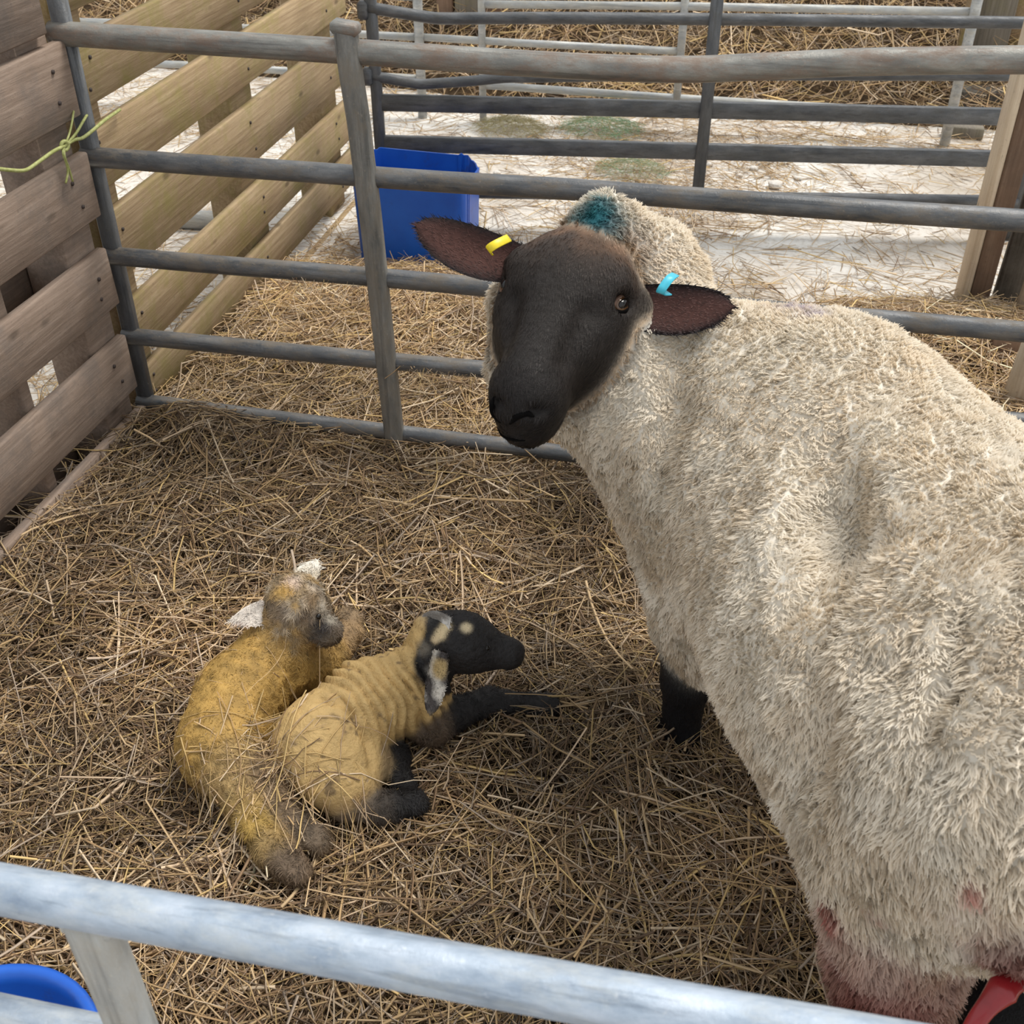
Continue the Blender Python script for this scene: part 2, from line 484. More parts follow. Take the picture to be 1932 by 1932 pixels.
m, nt, b = new_mat('blue_plastic', .38, 0, .5)
v = coords(nt, (3, 3, 3))
c = ramp(nt, noise(nt, v, 2, 5), [(.35, (.008, .085, .46)), (.65, (.014, .125, .58))])
dirt = ramp(nt, noise(nt, coords(nt, (9, 9, 9)), 1.5, 6, .7), [(.58, (0, 0, 0)), (.72, (1, 1, 1))])
c = mix(nt, mul(nt, dirt, .7), c, (.04, .06, .20))
nt.links.new(c, b.inputs['Base Color']); M_BLUE = m
m, nt, b = new_mat('water', .05, 0, .5)
b.inputs['Base Color'].default_value = (.012, .03, .07, 1); M_WATER = m
m, nt, b = new_mat('baler_twine', .55, 0, .4)
c = ramp(nt, noise(nt, coords(nt, (60, 60, 60)), 2, 3), [(.3, (.28, .30, .08)), (.7, (.46, .47, .20))])
nt.links.new(c, b.inputs['Base Color']); M_TWINE = m
def plain(name, colr, rough=.5, spec=.5):
    m, nt, b = new_mat(name, rough, 0, spec)
    n = noise(nt, coords(nt, (30, 30, 30)), 3, 4)
    lo = tuple(.82*x for x in colr)
    nt.links.new(ramp(nt, n, [(.3, lo), (.7, colr)]), b.inputs['Base Color']); return m
M_TAG_Y = plain('yellow_tag_plastic', (.85, .66, .02), .4)
M_TAG_C = plain('cyan_tag_plastic', (.06, .52, .68), .4)
M_RUST = plain('rusty_nail', (.05, .035, .03), .7)
M_TISSUE = plain('wet_red_tissue', (.30, .018, .022), .22, .5)
M_DARK = plain('nostril_dark', (.003, .0025, .0025), .95, .1)
M_EYE = plain('eye_dark', (.008, .006, .005), .12, .5)
M_IRIS = plain('amber_iris', (.10, .045, .016), .1, .7)
M_LID = plain('eyelid_rim', (.16, .09, .06), .5, .4)

# lime-dusted concrete floor
m, nt, b = new_mat('lime_dusted_floor', .9, 0, .2)
v = coords(nt, (1, 1, 1), rnd=False)
f1 = noise(nt, v, 1.6, 6, .6)
lime = ramp(nt, f1, [(.30, (.42, .36, .29)), (.46, (.68, .63, .57)), (.62, (.80, .78, .74))])
f2 = noise(nt, v, 45, 5, .7)
lime = mix(nt, ramp(nt, f2, [(.52, (0, 0, 0)), (.72, (.8, .8, .8))]), lime, (.42, .34, .25))
nt.links.new(lime, b.inputs['Base Color'])
bump(nt, b, noise(nt, v, 60, 5, .7), .6, .006); M_FLOOR = m
# compressed dark bedding under the loose straw
m, nt, b = new_mat('trodden_bedding', .95, 0, .1)
v = coords(nt, (1, 1, 1), rnd=False)
c = ramp(nt, noise(nt, v, 40, 6, .7), [(.35, (.045, .030, .018)), (.55, (.10, .068, .040)), (.75, (.20, .145, .085))])
nt.links.new(c, b.inputs['Base Color']); bump(nt, b, noise(nt, v, 70, 5, .7), .8, .01); M_BED = m

# ------------------------------------------------------------------ ground and bedding
FLOOR_Z = -.05
def gauss(x, y, cx, cy, sx, sy=None, a=1):
    sy = sy or sx
    return a*np.exp(-.5*(((x-cx)/sx)**2+((y-cy)/sy)**2))
def sst(t, a, b):
    t = np.clip((t-a)/(b-a), 0, 1); return t*t*(3-2*t)
def bed_h(x, y):
    """height of the loose bedding surface"""
    h = .018*n2(x, y, 4.5)+.012*n2(x+9, y, 11)+.006*n2(x+3, y+5, 22)
    h = h+gauss(x, y, -.42, -.09, .12, .07, .075)+gauss(x, y, -.20, -.04, .12, .05, .03)
    h = h+gauss(x, y, -.40, -.60, .20, .25, .035)+gauss(x, y, -.25, -.28, .2, .12, .02)
    h = h+gauss(x, y, .35, -.12, .3, .05, .02)
    h = h-gauss(x, y, .10, -.82, .17, .17, .03)
    # falls away beyond the hurdle
    edge = 1.16+.16*n2(x, y*0, 2.6)-gauss(x, 0*y, .52, 0, .22, 1, .38)
    out = sst(y, edge-.30, edge+.03)
    h = h+gauss(x, y, .05, .35, .35, .18, .03)+gauss(x, y, -.05, .75, .25, .14, .04)+gauss(x, y, 1.0, .80, .32, .12, .06)
    return h*(1-out)+(FLOOR_Z+.004)*out
def far_h(x, y):
    """straw bank of the deep-bedded pen behind"""
    s0 = 2.72+.10*n2(x, y*0+3, 1.7)-.0*x
    s0 = s0+.15*sst(-x, .1, .9)
    b = sst(y, s0, s0+1.3)*.42+sst(y, s0-.15, s0+.2)*.05
    return FLOOR_Z+.003+b+.03*n2(x, y, 2.6)*sst(y, s0, s0+.4)
def grid_obj(name, x0, x1, y0, y1, step, hf, mat, parent=None):
    xs = np.arange(x0, x1+step/2, step); ys = np.arange(y0, y1+step/2, step)
    X, Y = np.meshgrid(xs, ys, indexing='ij'); Z = hf(X, Y)
    V = np.stack([X, Y, Z], -1).reshape(-1, 3); ny = len(ys)
    i = (np.arange(len(xs)-1)[:, None]*ny+np.arange(ny-1)[None]).ravel()
    Q = np.stack([i, i+ny, i+ny+1, i+1], 1)
    return link(name, fast_mesh(name, V, Q, np.full(len(Q), 4)), mat, parent)
fl = grid_obj('floor', -6, 7, -3.2, 10, .2, lambda x, y: 0*x+FLOOR_Z, M_FLOOR)
tag(fl, 'lime dusted concrete floor of the shed', kind='structure')
gb = grid_obj('bedding_base', -.66, 1.9, -2.3, 1.3, .02, lambda x, y: bed_h(x, y)-.034-.03*sst(y, .3, 1.0), M_BED)
tag(gb, 'dark trodden bedding layer under the loose straw', 'bedding', kind='stuff')
gf = grid_obj('bedding_base', -3.2, 4.2, 2.4, 7.0, .06, lambda x, y: far_h(x, y)-.03, M_BED)
tag(gf, 'dark trodden bedding under the far straw bank', 'bedding', kind='stuff')

STRAW_PAL = np.array([.95, .925, .93])*np.array([(.50, .345, .175), (.62, .455, .26), (.40, .265, .135), (.28, .18, .10), (.72, .58, .40), (.55, .42, .28), (.17, .11, .065), (.42, .335, .25), (.64, .46, .20)])
def lay_straw(name, X, Y, hf, lmin, lmax, wmin, wmax, zup, tilt, rng, pal_w, bright=1.0, curve=.12, m=3, align=None, patch=0.0):
    n = len(X)
    ang = rng.random(n)*2*math.pi if align is None else align
    L = lmin+(lmax-lmin)*rng.random(n)**1.8
    dirs = np.stack([np.cos(ang), np.sin(ang), np.zeros(n)], 1)
    side = np.stack([-np.sin(ang), np.cos(ang), np.zeros(n)], 1)
    t = np.linspace(-.5, .5, m)
    bend = rng.normal(0, curve, n)
    kink = np.where(rng.random(n) < .12, rng.normal(0, .5, n), 0)
    P = np.stack([X, Y, np.zeros(n)], 1)[:, None]+dirs[:, None]*(t*1.0)[None, :, None]*L[:, None, None]
    P = P+side[:, None]*((bend[:, None]*(t**2-.1)+kink[:, None]*np.maximum(t-.1, 0))*L[:, None])[..., None]
    hz = hf(P[..., 0], P[..., 1])
    hm = hz.mean(1, keepdims=True)
    hz = .55*hz+.45*np.maximum(hm, hz)
    slope = rng.normal(0, tilt, n)
    z0 = zup*rng.random(n)**1.3-.012
    P[..., 2] = np.maximum(hz+z0[:, None]+slope[:, None]*t[None]*L[:, None]+(rng.normal(0, .10, n)*L)[:, None]*(t**2)[None], hf(P[..., 0], P[..., 1])-.02)
    wd = wmin+(wmax-wmin)*rng.random(n)**2.2
    W = wd[:, None]*np.linspace(1, .75, m)[None]*.5
    ci = rng.choice(len(STRAW_PAL), n, p=np.array(pal_w)/sum(pal_w))
    pt = 1+patch*np.clip(1.3*n2(X, Y, 3.5)+.8*n2(X+4, Y, 9), -1, 1)
    col = STRAW_PAL[ci]*((.78+.42*rng.random(n))*pt)[:, None]*bright
    C = np.repeat(col[:, None], m, 1)*(1+rng.normal(0, .06, (n, m, 1)))
    up = nrm(np.stack([rng.normal(0, .5, n), rng.normal(0, .5, n), np.ones(n)], 1))
    return strand_mesh(name, P, W, np.clip(C, .01, .95), 3, .45, up)
PW = [5, 3.2, 5, 4, 1.4, 3, 4, 3, 2]
rng = np.random.default_rng(21)
def in_pen(n):
    X = rng.uniform(-.62, 1.55, n); Y = rng.uniform(-1.95, .02, n); return X, Y
n = 52000
X, Y = in_pen(n)
k = ~((X > 1.0) & (Y > -.9)) | (rng.random(n) < .35)
k &= ~((Y < -1.62) & (rng.random(n) < .5))
X, Y = X[k], Y[k]
o = link('straw_bedding', lay_straw('straw_bedding', X, Y, bed_h, .035, .21, .0016, .0056, .046, .13, rng, PW, .92, .14, 3, None, .38), M_STRAW)
tag(o, 'loose golden brown straw bedding covering the pen around the ewe', 'straw', kind='stuff')
# longer loose stalks on top
n = 2300
X, Y = in_pen(n)
k = (X < 1.1) | (Y < -.95); X, Y = X[k], Y[k]
hi = lambda x, y: bed_h(x, y)+.014
o = link('loose_stalks', lay_straw('loose_stalks', X, Y, hi, .10, .34, .0026, .0080, .03, .12, rng, [4, 5, 2, 1, 4, 4, 1, 2, 4], 1.0, .12, 6, None, .3), M_STRAW)
tag(o, 'long pale straw stalks lying loose on top of the pen bedding', 'straw', kind='stuff')
# straw just beyond the hurdle, thinning out over the floor
n = 30000
X = rng.uniform(-.60, 1.8, n); Y = .01+1.25*rng.random(n)**1.1
k = rng.random(n) < np.clip((bed_h(X, Y)-FLOOR_Z)/.03, .05, 1); X, Y = X[k], Y[k]
o = link('straw_litter', lay_straw('straw_litter', X, Y, bed_h, .04, .21, .0018, .0056, .045, .15, rng, [4, 5, 3, 2, 4, 4, 1, 2, 4], 1.08, .14, 3, None, .25), M_STRAW)
tag(o, 'yellow straw litter heaped just behind the grey hurdle', 'straw', kind='stuff')
def floor_h(x, y): return 0*x+FLOOR_Z+.006
n = 30000
X = rng.uniform(-2.0, 2.2, n); Y = rng.uniform(.7, 3.1, n)
dn = .30+.70*sst(.7*n2(X, Y, 2.2)+.9*gauss(X, Y, .55, 1.75, .38, .22)+.8*gauss(X, Y, .4, 2.25, .8, .25)+.5*gauss(X, Y, .3, 1.35, .3, .2), .10, .75)
k = rng.random(n) < dn; X, Y = X[k], Y[k]
o = link('straw_litter', lay_straw('straw_litter', X, Y, floor_h, .05, .26, .002, .0055, .02, .06, rng, [4, 6, 3, 2, 5, 4, 1, 1, 5], 1.05), M_STRAW)
tag(o, 'thin straw scattered over the white lime dusted floor', 'straw', kind='stuff')
n = 24000
X = rng.uniform(-2.6, 3.0, n); Y = 2.6+2.9*rng.random(n)**1.1
k = far_h(X, Y) > FLOOR_Z+.03; X, Y = X[k], Y[k]
o = link('straw_bank', lay_straw('straw_bank', X, Y, far_h, .07, .34, .0032, .0095, .07, .32, rng, [5, 5, 4, 2, 3, 3, 2, 1, 4], 1.05, .15, 3, None, .2), M_STRAW)
tag(o, 'deep golden straw bank in the pen behind the pale hurdle', 'straw', kind='stuff')
n = 3600
X = rng.uniform(-1.5, -.72, n); Y = rng.uniform(-1.1, .7, n)
o = link('straw_litter', lay_straw('straw_litter', X, Y, floor_h, .05, .24, .002, .0055, .03, .10, rng, [4, 6, 2, 1, 5, 4, 1, 1, 5], 1.1), M_STRAW)
tag(o, 'straw scattered on the floor seen through the gaps of the near pallet', 'straw', kind='stuff')
# green hay tufts on the floor behind
def tuft(cx, cy, n, r, name, label, pal):
    a = rng.random(n)*2*math.pi; d = r*np.sqrt(rng.random(n))
    X = cx+d*np.cos(a)*1.5; Y = cy+d*np.sin(a)
    hf = lambda x, y: FLOOR_Z+.006+.05*np.exp(-.5*(((x-cx)/(1.5*r))**2+((y-cy)/r)**2)*2.2)
    me = lay_straw(name, X, Y, hf, .03, .12, .0008, .002, .02, .25, rng, PW, 1.0, .5, 5)
    n_ = len(me.vertices); c = np.ones((n_, 4), np.float32)
    pal = np.array(pal); c[:, :3] = np.repeat(pal[rng.integers(0, len(pal), n)], n_//n, 0)
    me.color_attributes['Col'].data.foreach_set('color', c.ravel())
    o = link(name, me, M_STRAW); tag(o, label, 'hay', kind='stuff')
p = at_z(965, 250, FLOOR_Z); tuft(p[0], p[1], 900, .10, 'hay_tuft', 'dull olive clump of fine hay on the floor behind the flat bars', [(.36, .31, .15), (.28, .25, .12), (.44, .38, .2)])
p = at_z(1135, 250, FLOOR_Z); tuft(p[0], p[1], 700, .11, 'hay_tuft', 'green wisps of hay between the two flat grey bars', [(.16, .34, .17), (.22, .40, .24), (.42, .40, .2)])
p = at_z(1190, 330, FLOOR_Z); tuft(p[0], p[1], 450, .09, 'hay_tuft', 'green wisps of hay below the lower flat grey bar', [(.18, .34, .20), (.45, .42, .24), (.42, .38, .2)])

# lime crumbs lying on the floor
LUMPS = ['largest white lime lump, just above the second rail right of centre', 'white lime crumb right of the largest lump under the lower flat bar', 'white lime crumb up and left of the largest lump', 'white lime crumb just right of the dark hurdle upright', 'white lime lump just right of the blue drum', 'small lime crumb well right of the largest lump', 'white lime lump at the foot of the far straw bank', 'white lime lump left of the small grey timber offcut', 'tiny lime crumb left of the largest lump', 'white lime lump on the floor right of the ewe poll']
for q, (px, py, r) in enumerate([(1462, 354, .028), (1506, 339, .014), (1422, 321, .016), (1338, 313, .014), (938, 330, .016), (1610, 330, .012), (1565, 185, .03), (1740, 215, .02), (1395, 334, .012), (1250, 470, .02)]):
    c = at_z(px, py, FLOOR_Z); bm = bmesh.new()
    bmesh.ops.create_icosphere(bm, subdivisions=2, radius=r)
    for vv in bm.verts:
        pn = vnoise(np.array(vv.co)+q*3.3, 45); vv.co *= 1+.25*pn; vv.co.z *= .55
    me = bpy.data.meshes.new('lime_lump'); bm.to_mesh(me); bm.free()
    o = link('lime_lump', me, M_FLOOR); o.location = (c[0], c[1], FLOOR_Z+r*.42)
    tag(o, LUMPS[q], 'lime lump', 'lime lumps on the floor')

# ------------------------------------------------------------------ pallets
def pallet(name, label, fx, fy, ydir, boards, blocks, mat, face=1, back_boards=None, depth=.10, nails=True, ang=0.0):
    """boards (z0, z1, y_start, y_end, x_offset); face plane x = fx + tan(ang)*y, deck faces +x"""
    root = empty(name, (fx, fy, 0), label, 'pallet')
    ta = math.tan(ang)
    for i, (z0, z1, ya, yb, dx) in enumerate(boards):
        ym = (ya+yb)/2
        b = box('board', (fx-.011+dx+ta*ym, ym, (z0+z1)/2), (.022, abs(yb-ya), z1-z0), mat, root, -ang, .003, (0, math.radians(RNG.normal(0, .8))))
        if nails:
            for yn in blocks[:3]:
                for fr in (.3, .7):
                    c = np.array([fx+dx+.0015+ta*yn[0], (yn[0]+yn[1])/2+RNG.normal(0, .012), z0+(z1-z0)*fr+RNG.normal(0, .006)])
                    if min(ya, yb)+.02 < c[1] < max(ya, yb)-.02:
                        c[0] = fx+dx+.001+ta*c[1]
                        V, F = tube_vf(np.array([c-[.002, 0, 0], c+[.0015, 0, 0]]), .0042, 8)
                        child_mesh('nail', V, F, M_RUST, b)
    for (ya, yb, z0, z1) in blocks:
        ym = (ya+yb)/2
        box('block', (fx-.022-depth/2+ta*ym, ym, (z0+z1)/2), (depth-.002, yb-ya, z1-z0), mat, root, -ang, .003)
    for (z0, z1, ya, yb) in back_boards or []:
        ym = (ya+yb)/2
        box('back_board', (fx-.022-depth-.010+ta*ym, ym, (z0+z1)/2), (.018, abs(yb-ya), z1-z0), mat, root, -ang, .003)
    return root
ANGN = math.radians(2.4)
nb = [(-.10, .062, -1.25, -.004, 0), (.118, .246, -1.25, -.028, 0), (.318, .441, -1.25, -.026, 0), (.508, .636, -1.25, -.022, .002), (.702, .838, -1.25, -.012, 0), (.858, 1.0, -1.25, -.055, -.002)]
pallet('wooden_pallet', 'grey brown wooden pallet on its side forming the pen wall left of the lambs', -.573, -.6, -1, nb,
       [(-.13, -.03, -.06, .98), (-.62, -.52, -.06, .98), (-1.22, -1.12, -.06, .98), (-.36, -.33, -.06, .98)], M_WOOD_NEAR,
       back_boards=[(-.06, .06, -1.25, -.03), (.32, .44, -1.25, -.03), (.70, .83, -1.25, -.03)], ang=ANGN)
fb = [(-.16, -.048, .10, 1.62, .018), (.005, .112, .035, 1.62, 0), (.150, .275, .030, 1.63, 0), (.335, .480, .030, 1.62, 0), (.530, .652, .030, 1.62, 0), (.694, .815, .030, 1.62, 0), (.866, .99, .03, 1.62, 0)]
pallet('wooden_pallet', 'tan mossy wooden pallet on its side beyond the grey hurdle, beside the blue drum', -.60, .8, 1, fb,
       [(.035, .135, -.05, .98), (.74, .88, -.05, .98), (1.38, 1.52, -.05, .98)], M_WOOD_FAR, back_boards=[])

# ------------------------------------------------------------------ hurdles
h1 = empty('sheep_hurdle', (.37, 0, -.06), 'weathered grey tubular hurdle with a bowed top rail behind the ewe', 'hurdle')
top = [at_y(x, y, 0) for x, y in ((112, 63), (300, 75), (640, 96), (800, 107), (962, 118), (1150, 128), (1300, 131), (1450, 125), (1600, 118), (1800, 114), (1932, 113))]
top = [np.array([-.598, 0, top[0][2]])]+top+[top[-1]+(top[-1]-top[-2])*2.2]
tube('rail', top, .0215, M_STEEL_TOP, h1, 20, 4)
xr = top[-1][0]
for zl, zr, rad in ((.617, .627, .0195), (.411, .421, .0190), (.226, .236, .0182), (.062, .040, .0175)):
    P = [np.array([x, 0, zl+(zr-zl)*(x+.598)/1.85]) for x in np.linspace(-.598, xr, 9)]
    for q in range(1, 8): P[q] = P[q]+[0, RNG.normal(0, .0012), RNG.normal(0, .0012)]
    tube('rail', P, rad, M_STEEL, h1, 20, 3)
pp = [at_y(x, y, -.014) for x, y in ((651, 50), (656, 92), (664, 150), (676, 225), (684, 290), (697, 390), (712, 525), (728, 675), (748, 855))]
pp.append(pp[-1]+(pp[-1]-pp[-2])*.35)
rect_sweep('upright', catmull(pp, 3), .040, .026, (1, 0, 0), M_STEEL_V, h1)
V, F = box_vf(pp[0]+[0, .002, -.002], np.array([.0245, 0, -.003]), np.array([0, .017, 0]), np.array([.001, 0, .0105]), .006)
child_mesh('folded_cap', V, F, M_STEEL_TOP, h1)
rect_sweep('upright', [(-.583, .006, -.06), (-.583, .006, .45), (-.583, .006, .92)], .034, .024, (1, 0, 0), M_STEEL_DARK_V, h1)
rect_sweep('upright', [(xr, .0, -.06), (xr, .0, .45), (xr, .0, .95)], .04, .026, (1, 0, 0), M_STEEL_V, h1)

# wisps of straw caught on the lower rails
def wisps(px0, px1, zt, n, lab):
    xa, xb = at_y(px0, 690, 0)[0], at_y(px1, 690, 0)[0]
    X = rng.uniform(xa, xb, n); Y = rng.normal(0, .010, n)
    hf = lambda x, y: zt-.9*np.maximum(np.abs(y)-.008, 0)-.02*np.clip(np.abs(y)/.05, 0, 1)
    me = lay_straw('straw_wisps', X, Y, hf, .03, .11, .001, .0028, .006, .1, rng, [4, 5, 3, 2, 4, 4, 1, 2, 4], 1.0, .3, 6)
    tag(link('straw_wisps', me, M_STRAW), lab, 'straw', kind='stuff')
wisps(765, 905, .250, 110, 'fine straw wisps caught on the fourth rail beside the ewe muzzle')
wisps(560, 700, .433, 26, 'few thin straw wisps lying over the third rail left of the upright')

# dark hurdle between the pens beyond
A8 = math.radians(8); D8 = np.array([math.cos(A8), math.sin(A8), 0]); B8 = np.array([.54, 1.5, 0])
def on8(x, y):
    d = ray(x, y); nn_ = np.array([-D8[1], D8[0], 0]); return CAM+d*(((B8-CAM)@nn_)/(d@nn_))
h2 = empty('sheep_hurdle', (.5, 1.5, FLOOR_Z), 'dark grey hurdle with two flat bars and dented upper tubes in the middle distance', 'hurdle')
tube('rail', [on8(x, y) for x, y in ((693, 14), (760, 25), (810, 33), (850, 35), (1000, 34), (1200, 35), (1500, 38), (1932, 43), (1990, 44))], .0165, M_STEEL_DARK, h2, 14, 3)
tube('rail', [on8(x, y) for x, y in ((700, 143), (740, 150), (785, 158), (800, 159), (830, 157), (900, 152), (950, 147), (1020, 146), (1200, 143), (1500, 142), (1990, 143))], .0150, M_STEEL_DARK, h2, 14, 3)
for (xa, ya, xb, yb) in ((712, 193, 1935, 221), (716, 270, 1900, 300)):
    a, b_ = on8(xa, ya), on8(xb, yb); d = b_-a; b_ = a+d*1.04
    beam('flat_bar', a, b_, .048, .022, (0, 0, 1), M_STEEL_DARK, h2, .003)
a, b_ = on8(712, 362), on8(1860, 378); tube('rail', [a, (a+b_)/2, b_+(b_-a)*.05], .0165, M_STEEL_DARK, h2, 14)
lb = on8(716, 250)
rect_sweep('upright', [np.array([lb[0], lb[1], z]) for z in (FLOOR_Z, .4, .93)], .034, .024, D8, M_STEEL_DARK_V, h2)
for zc in (.415, .60): box('bracket', (lb[0]-.022, lb[1]-.01, zc), (.03, .035, .05), M_STEEL_DARK, h2, A8, .008)
mb = on8(1318, 350)
rect_sweep('upright', [np.array([mb[0], mb[1]-.016, z]) for z in (FLOOR_Z+.1, .4, .93)], .036, .012, D8, M_STEEL_DARK_V, h2)
rb = a+(b_-a)*1.05
rect_sweep('upright', [np.array([rb[0], rb[1], z]) for z in (FLOOR_Z, .4, .93)], .034, .024, D8, M_STEEL_DARK_V, h2)
tube('rail', [np.array([lb[0], lb[1], .80]), np.array([rb[0], rb[1], .80])], .0165, M_STEEL_DARK, h2, 14)

# pale galvanised hurdle in front of the straw bank
A3 = math.radians(2); D3 = np.array([math.cos(A3), math.sin(A3), 0]); B3 = np.array([.4, 2.5, 0])
def on3(x, y, off=0):
    d = ray(x, y); nn_ = np.array([-D3[1], D3[0], 0]); return CAM+d*(((B3+np.array([0, off, 0])-CAM)@nn_)/(d@nn_))
h3 = empty('sheep_hurdle', (.9, 2.5, FLOOR_Z), 'pale galvanised hurdle standing furthest away in front of the straw bank', 'hurdle')
tube('rail', [on3(905, 8), on3(1300, 12), on3(1832, 22)], .0145, M_STEEL_FAR, h3, 12)
tube('rail', [on3(795, 70), on3(1000, 82), on3(1283, 97)], .0140, M_STEEL_FAR, h3, 12)
tube('rail', [on3(905, 160), on3(1277, 185), on3(1520, 200), on3(1790, 214)], .0150, M_STEEL_FAR, h3, 12)
for xt, yt, rad in ((909, 0, .0145), (1293, 0, .0150)):
    t0 = on3(xt, yt)
    tube('upright', [np.array([t0[0], t0[1]-.006, z]) for z in (FLOOR_Z+.06 if xt > 1000 else FLOOR_Z, .3, .9)], rad, M_STEEL_FAR, h3, 12)
e0 = on3(1786, 250); tube('upright', [np.array([e0[0], e0[1]-.01, z]) for z in (FLOOR_Z, .3, .92)], .019, M_STEEL_FAR, h3, 12)
tube('rail', [np.array([on3(905, 8)[0], 2.5, .75]), np.array([e0[0], e0[1], .77])], .0145, M_STEEL_FAR, h3, 12)
h4 = empty('sheep_hurdle', (-.9, 2.45, FLOOR_Z), 'pale galvanised hurdle behind the tan pallet, its end by the wooden posts', 'hurdle')
t0 = on3(793, 90)
tube('upright', [np.array([t0[0], t0[1]-.01, z]) for z in (FLOOR_Z, .3, .9)], .019, M_STEEL_FAR, h4, 12)
for zz in (.10, .255, .40, .62, .82):
    tube('rail', [np.array([t0[0], t0[1], zz]), np.array([t0[0]-1.0, t0[1]-.04, zz+.01]), np.array([t0[0]-1.85, t0[1]-.08, zz])], .0145, M_STEEL_FAR, h4, 12)
tube('upright', [np.array([t0[0]-1.85, t0[1]-.08, z]) for z in (FLOOR_Z, .3, .9)], .019, M_STEEL_FAR, h4, 12)
lo = (-1.55, 1.15, FLOOR_Z+.03)
h5 = tube('steel_pipe', [np.array([-2.0, 1.12, FLOOR_Z+.03]), np.array([-.85, 1.22, FLOOR_Z+.03])], .03, M_STEEL_FAR, None, 14)
tag(h5, 'galvanised pipe lying on the limed floor behind the tan pallet', 'pipe')

# near gate at the photographer's side
g0, g1 = at_d(0, 1677, .775), at_d(800, 1822, .70)
gd = g1-g0
h6 = empty('sheep_hurdle', (float(g0[0]), float(g0[1]), -.06), 'bright bluish galvanised hurdle closest to the camera along the bottom edge', 'hurdle')
ga, gb_ = g0-gd*.75, g0+gd*2.6
tube('rail', [ga+(gb_-ga)*t for t in np.linspace(0, 1, 8)], .0172, M_STEEL_NEAR, h6, 24, 3)
dn = np.array([0, 0, 1.0])
zt2 = .182
for k_, dz in enumerate((zt2, .33, .50)):
    tube('rail', [ga-dn*dz+(gb_-ga)*t for t in np.linspace(0, 1, 4)], .0165, M_STEEL_NEAR, h6, 20)
u0 = g0+gd*.215
rect_sweep('upright', [u0-dn*.012, u0-dn*.04, u0-dn*.09+gd*.004, u0-dn*.3+gd*.01, u0-dn*.76+gd*.01], .040, .020, nrm(gd), M_STEEL_BAR, h6)
V, F = box_vf(u0-dn*.020, nrm(gd)*.021, np.array([0, .010, 0]), dn*.006, .003); child_mesh('weld', V, F, M_STEEL_BAR, h6)
for tt in (.02, .98):
    uu = ga+(gb_-ga)*tt; rect_sweep('upright', [uu-dn*.01, uu-dn*.3, uu-dn*.78], .040, .020, nrm(gd), M_STEEL_BAR, h6)

# ------------------------------------------------------------------ blue containers
def bucket(name, label, c, r_top, r_bot, h, parent_mat, zb):
    root = empty(name, (c[0], c[1], zb), label, 'bucket')
    prof = [(0, .012), (r_bot-.01, .012), (r_bot, .0), (r_bot+.002, .004), (r_top-.003, h-.012), (r_top+.008, h-.012), (r_top+.009, h-.004), (r_top+.004, h), (r_top-.004, h-.004), (r_top-.008, h-.02), (r_bot-.008, .02), (0, .02)]
    n = 48; V = []; F = []
    for (r, z) in prof:
        for k in range(n): a = 2*math.pi*k/n; V.append((c[0]+r*math.cos(a), c[1]+r*math.sin(a), zb+z))
    for i in range(len(prof)-1):
        for k in range(n): F.append((i*n+k, i*n+(k+1) % n, (i+1)*n+(k+1) % n, (i+1)*n+k))
    o = child_mesh('shell', V, F, M_BLUE, root, True)
    bm = bmesh.new(); bm.from_mesh(o.data); bmesh.ops.recalc_face_normals(bm, faces=bm.faces); bm.to_mesh(o.data); bm.free()
    rw = r_bot+(r_top-r_bot)*.55-.009; zw = zb+h*.55
    V = [(c[0]+rw*math.cos(2*math.pi*k/n), c[1]+rw*math.sin(2*math.pi*k/n), zw) for k in range(n)]
    child_mesh('water', V, [tuple(range(n))], M_WATER, root)
    hp = [(c[0]+(r_top+.012)*math.cos(a), c[1]+(r_top+.012)*math.sin(a), zb+h-.03-.05*math.sin((a-2.2)/math.pi*math.pi)) for a in np.linspace(2.2, 2.2+math.pi, 14)]
    tube('handle', hp, .003, M_STEEL_FAR, root, 8)
bucket('water_bucket', 'round blue plastic water bucket in the bottom left corner behind the near hurdle', (-.03, -1.49), .125, .105, .17, M_BLUE, -.01)

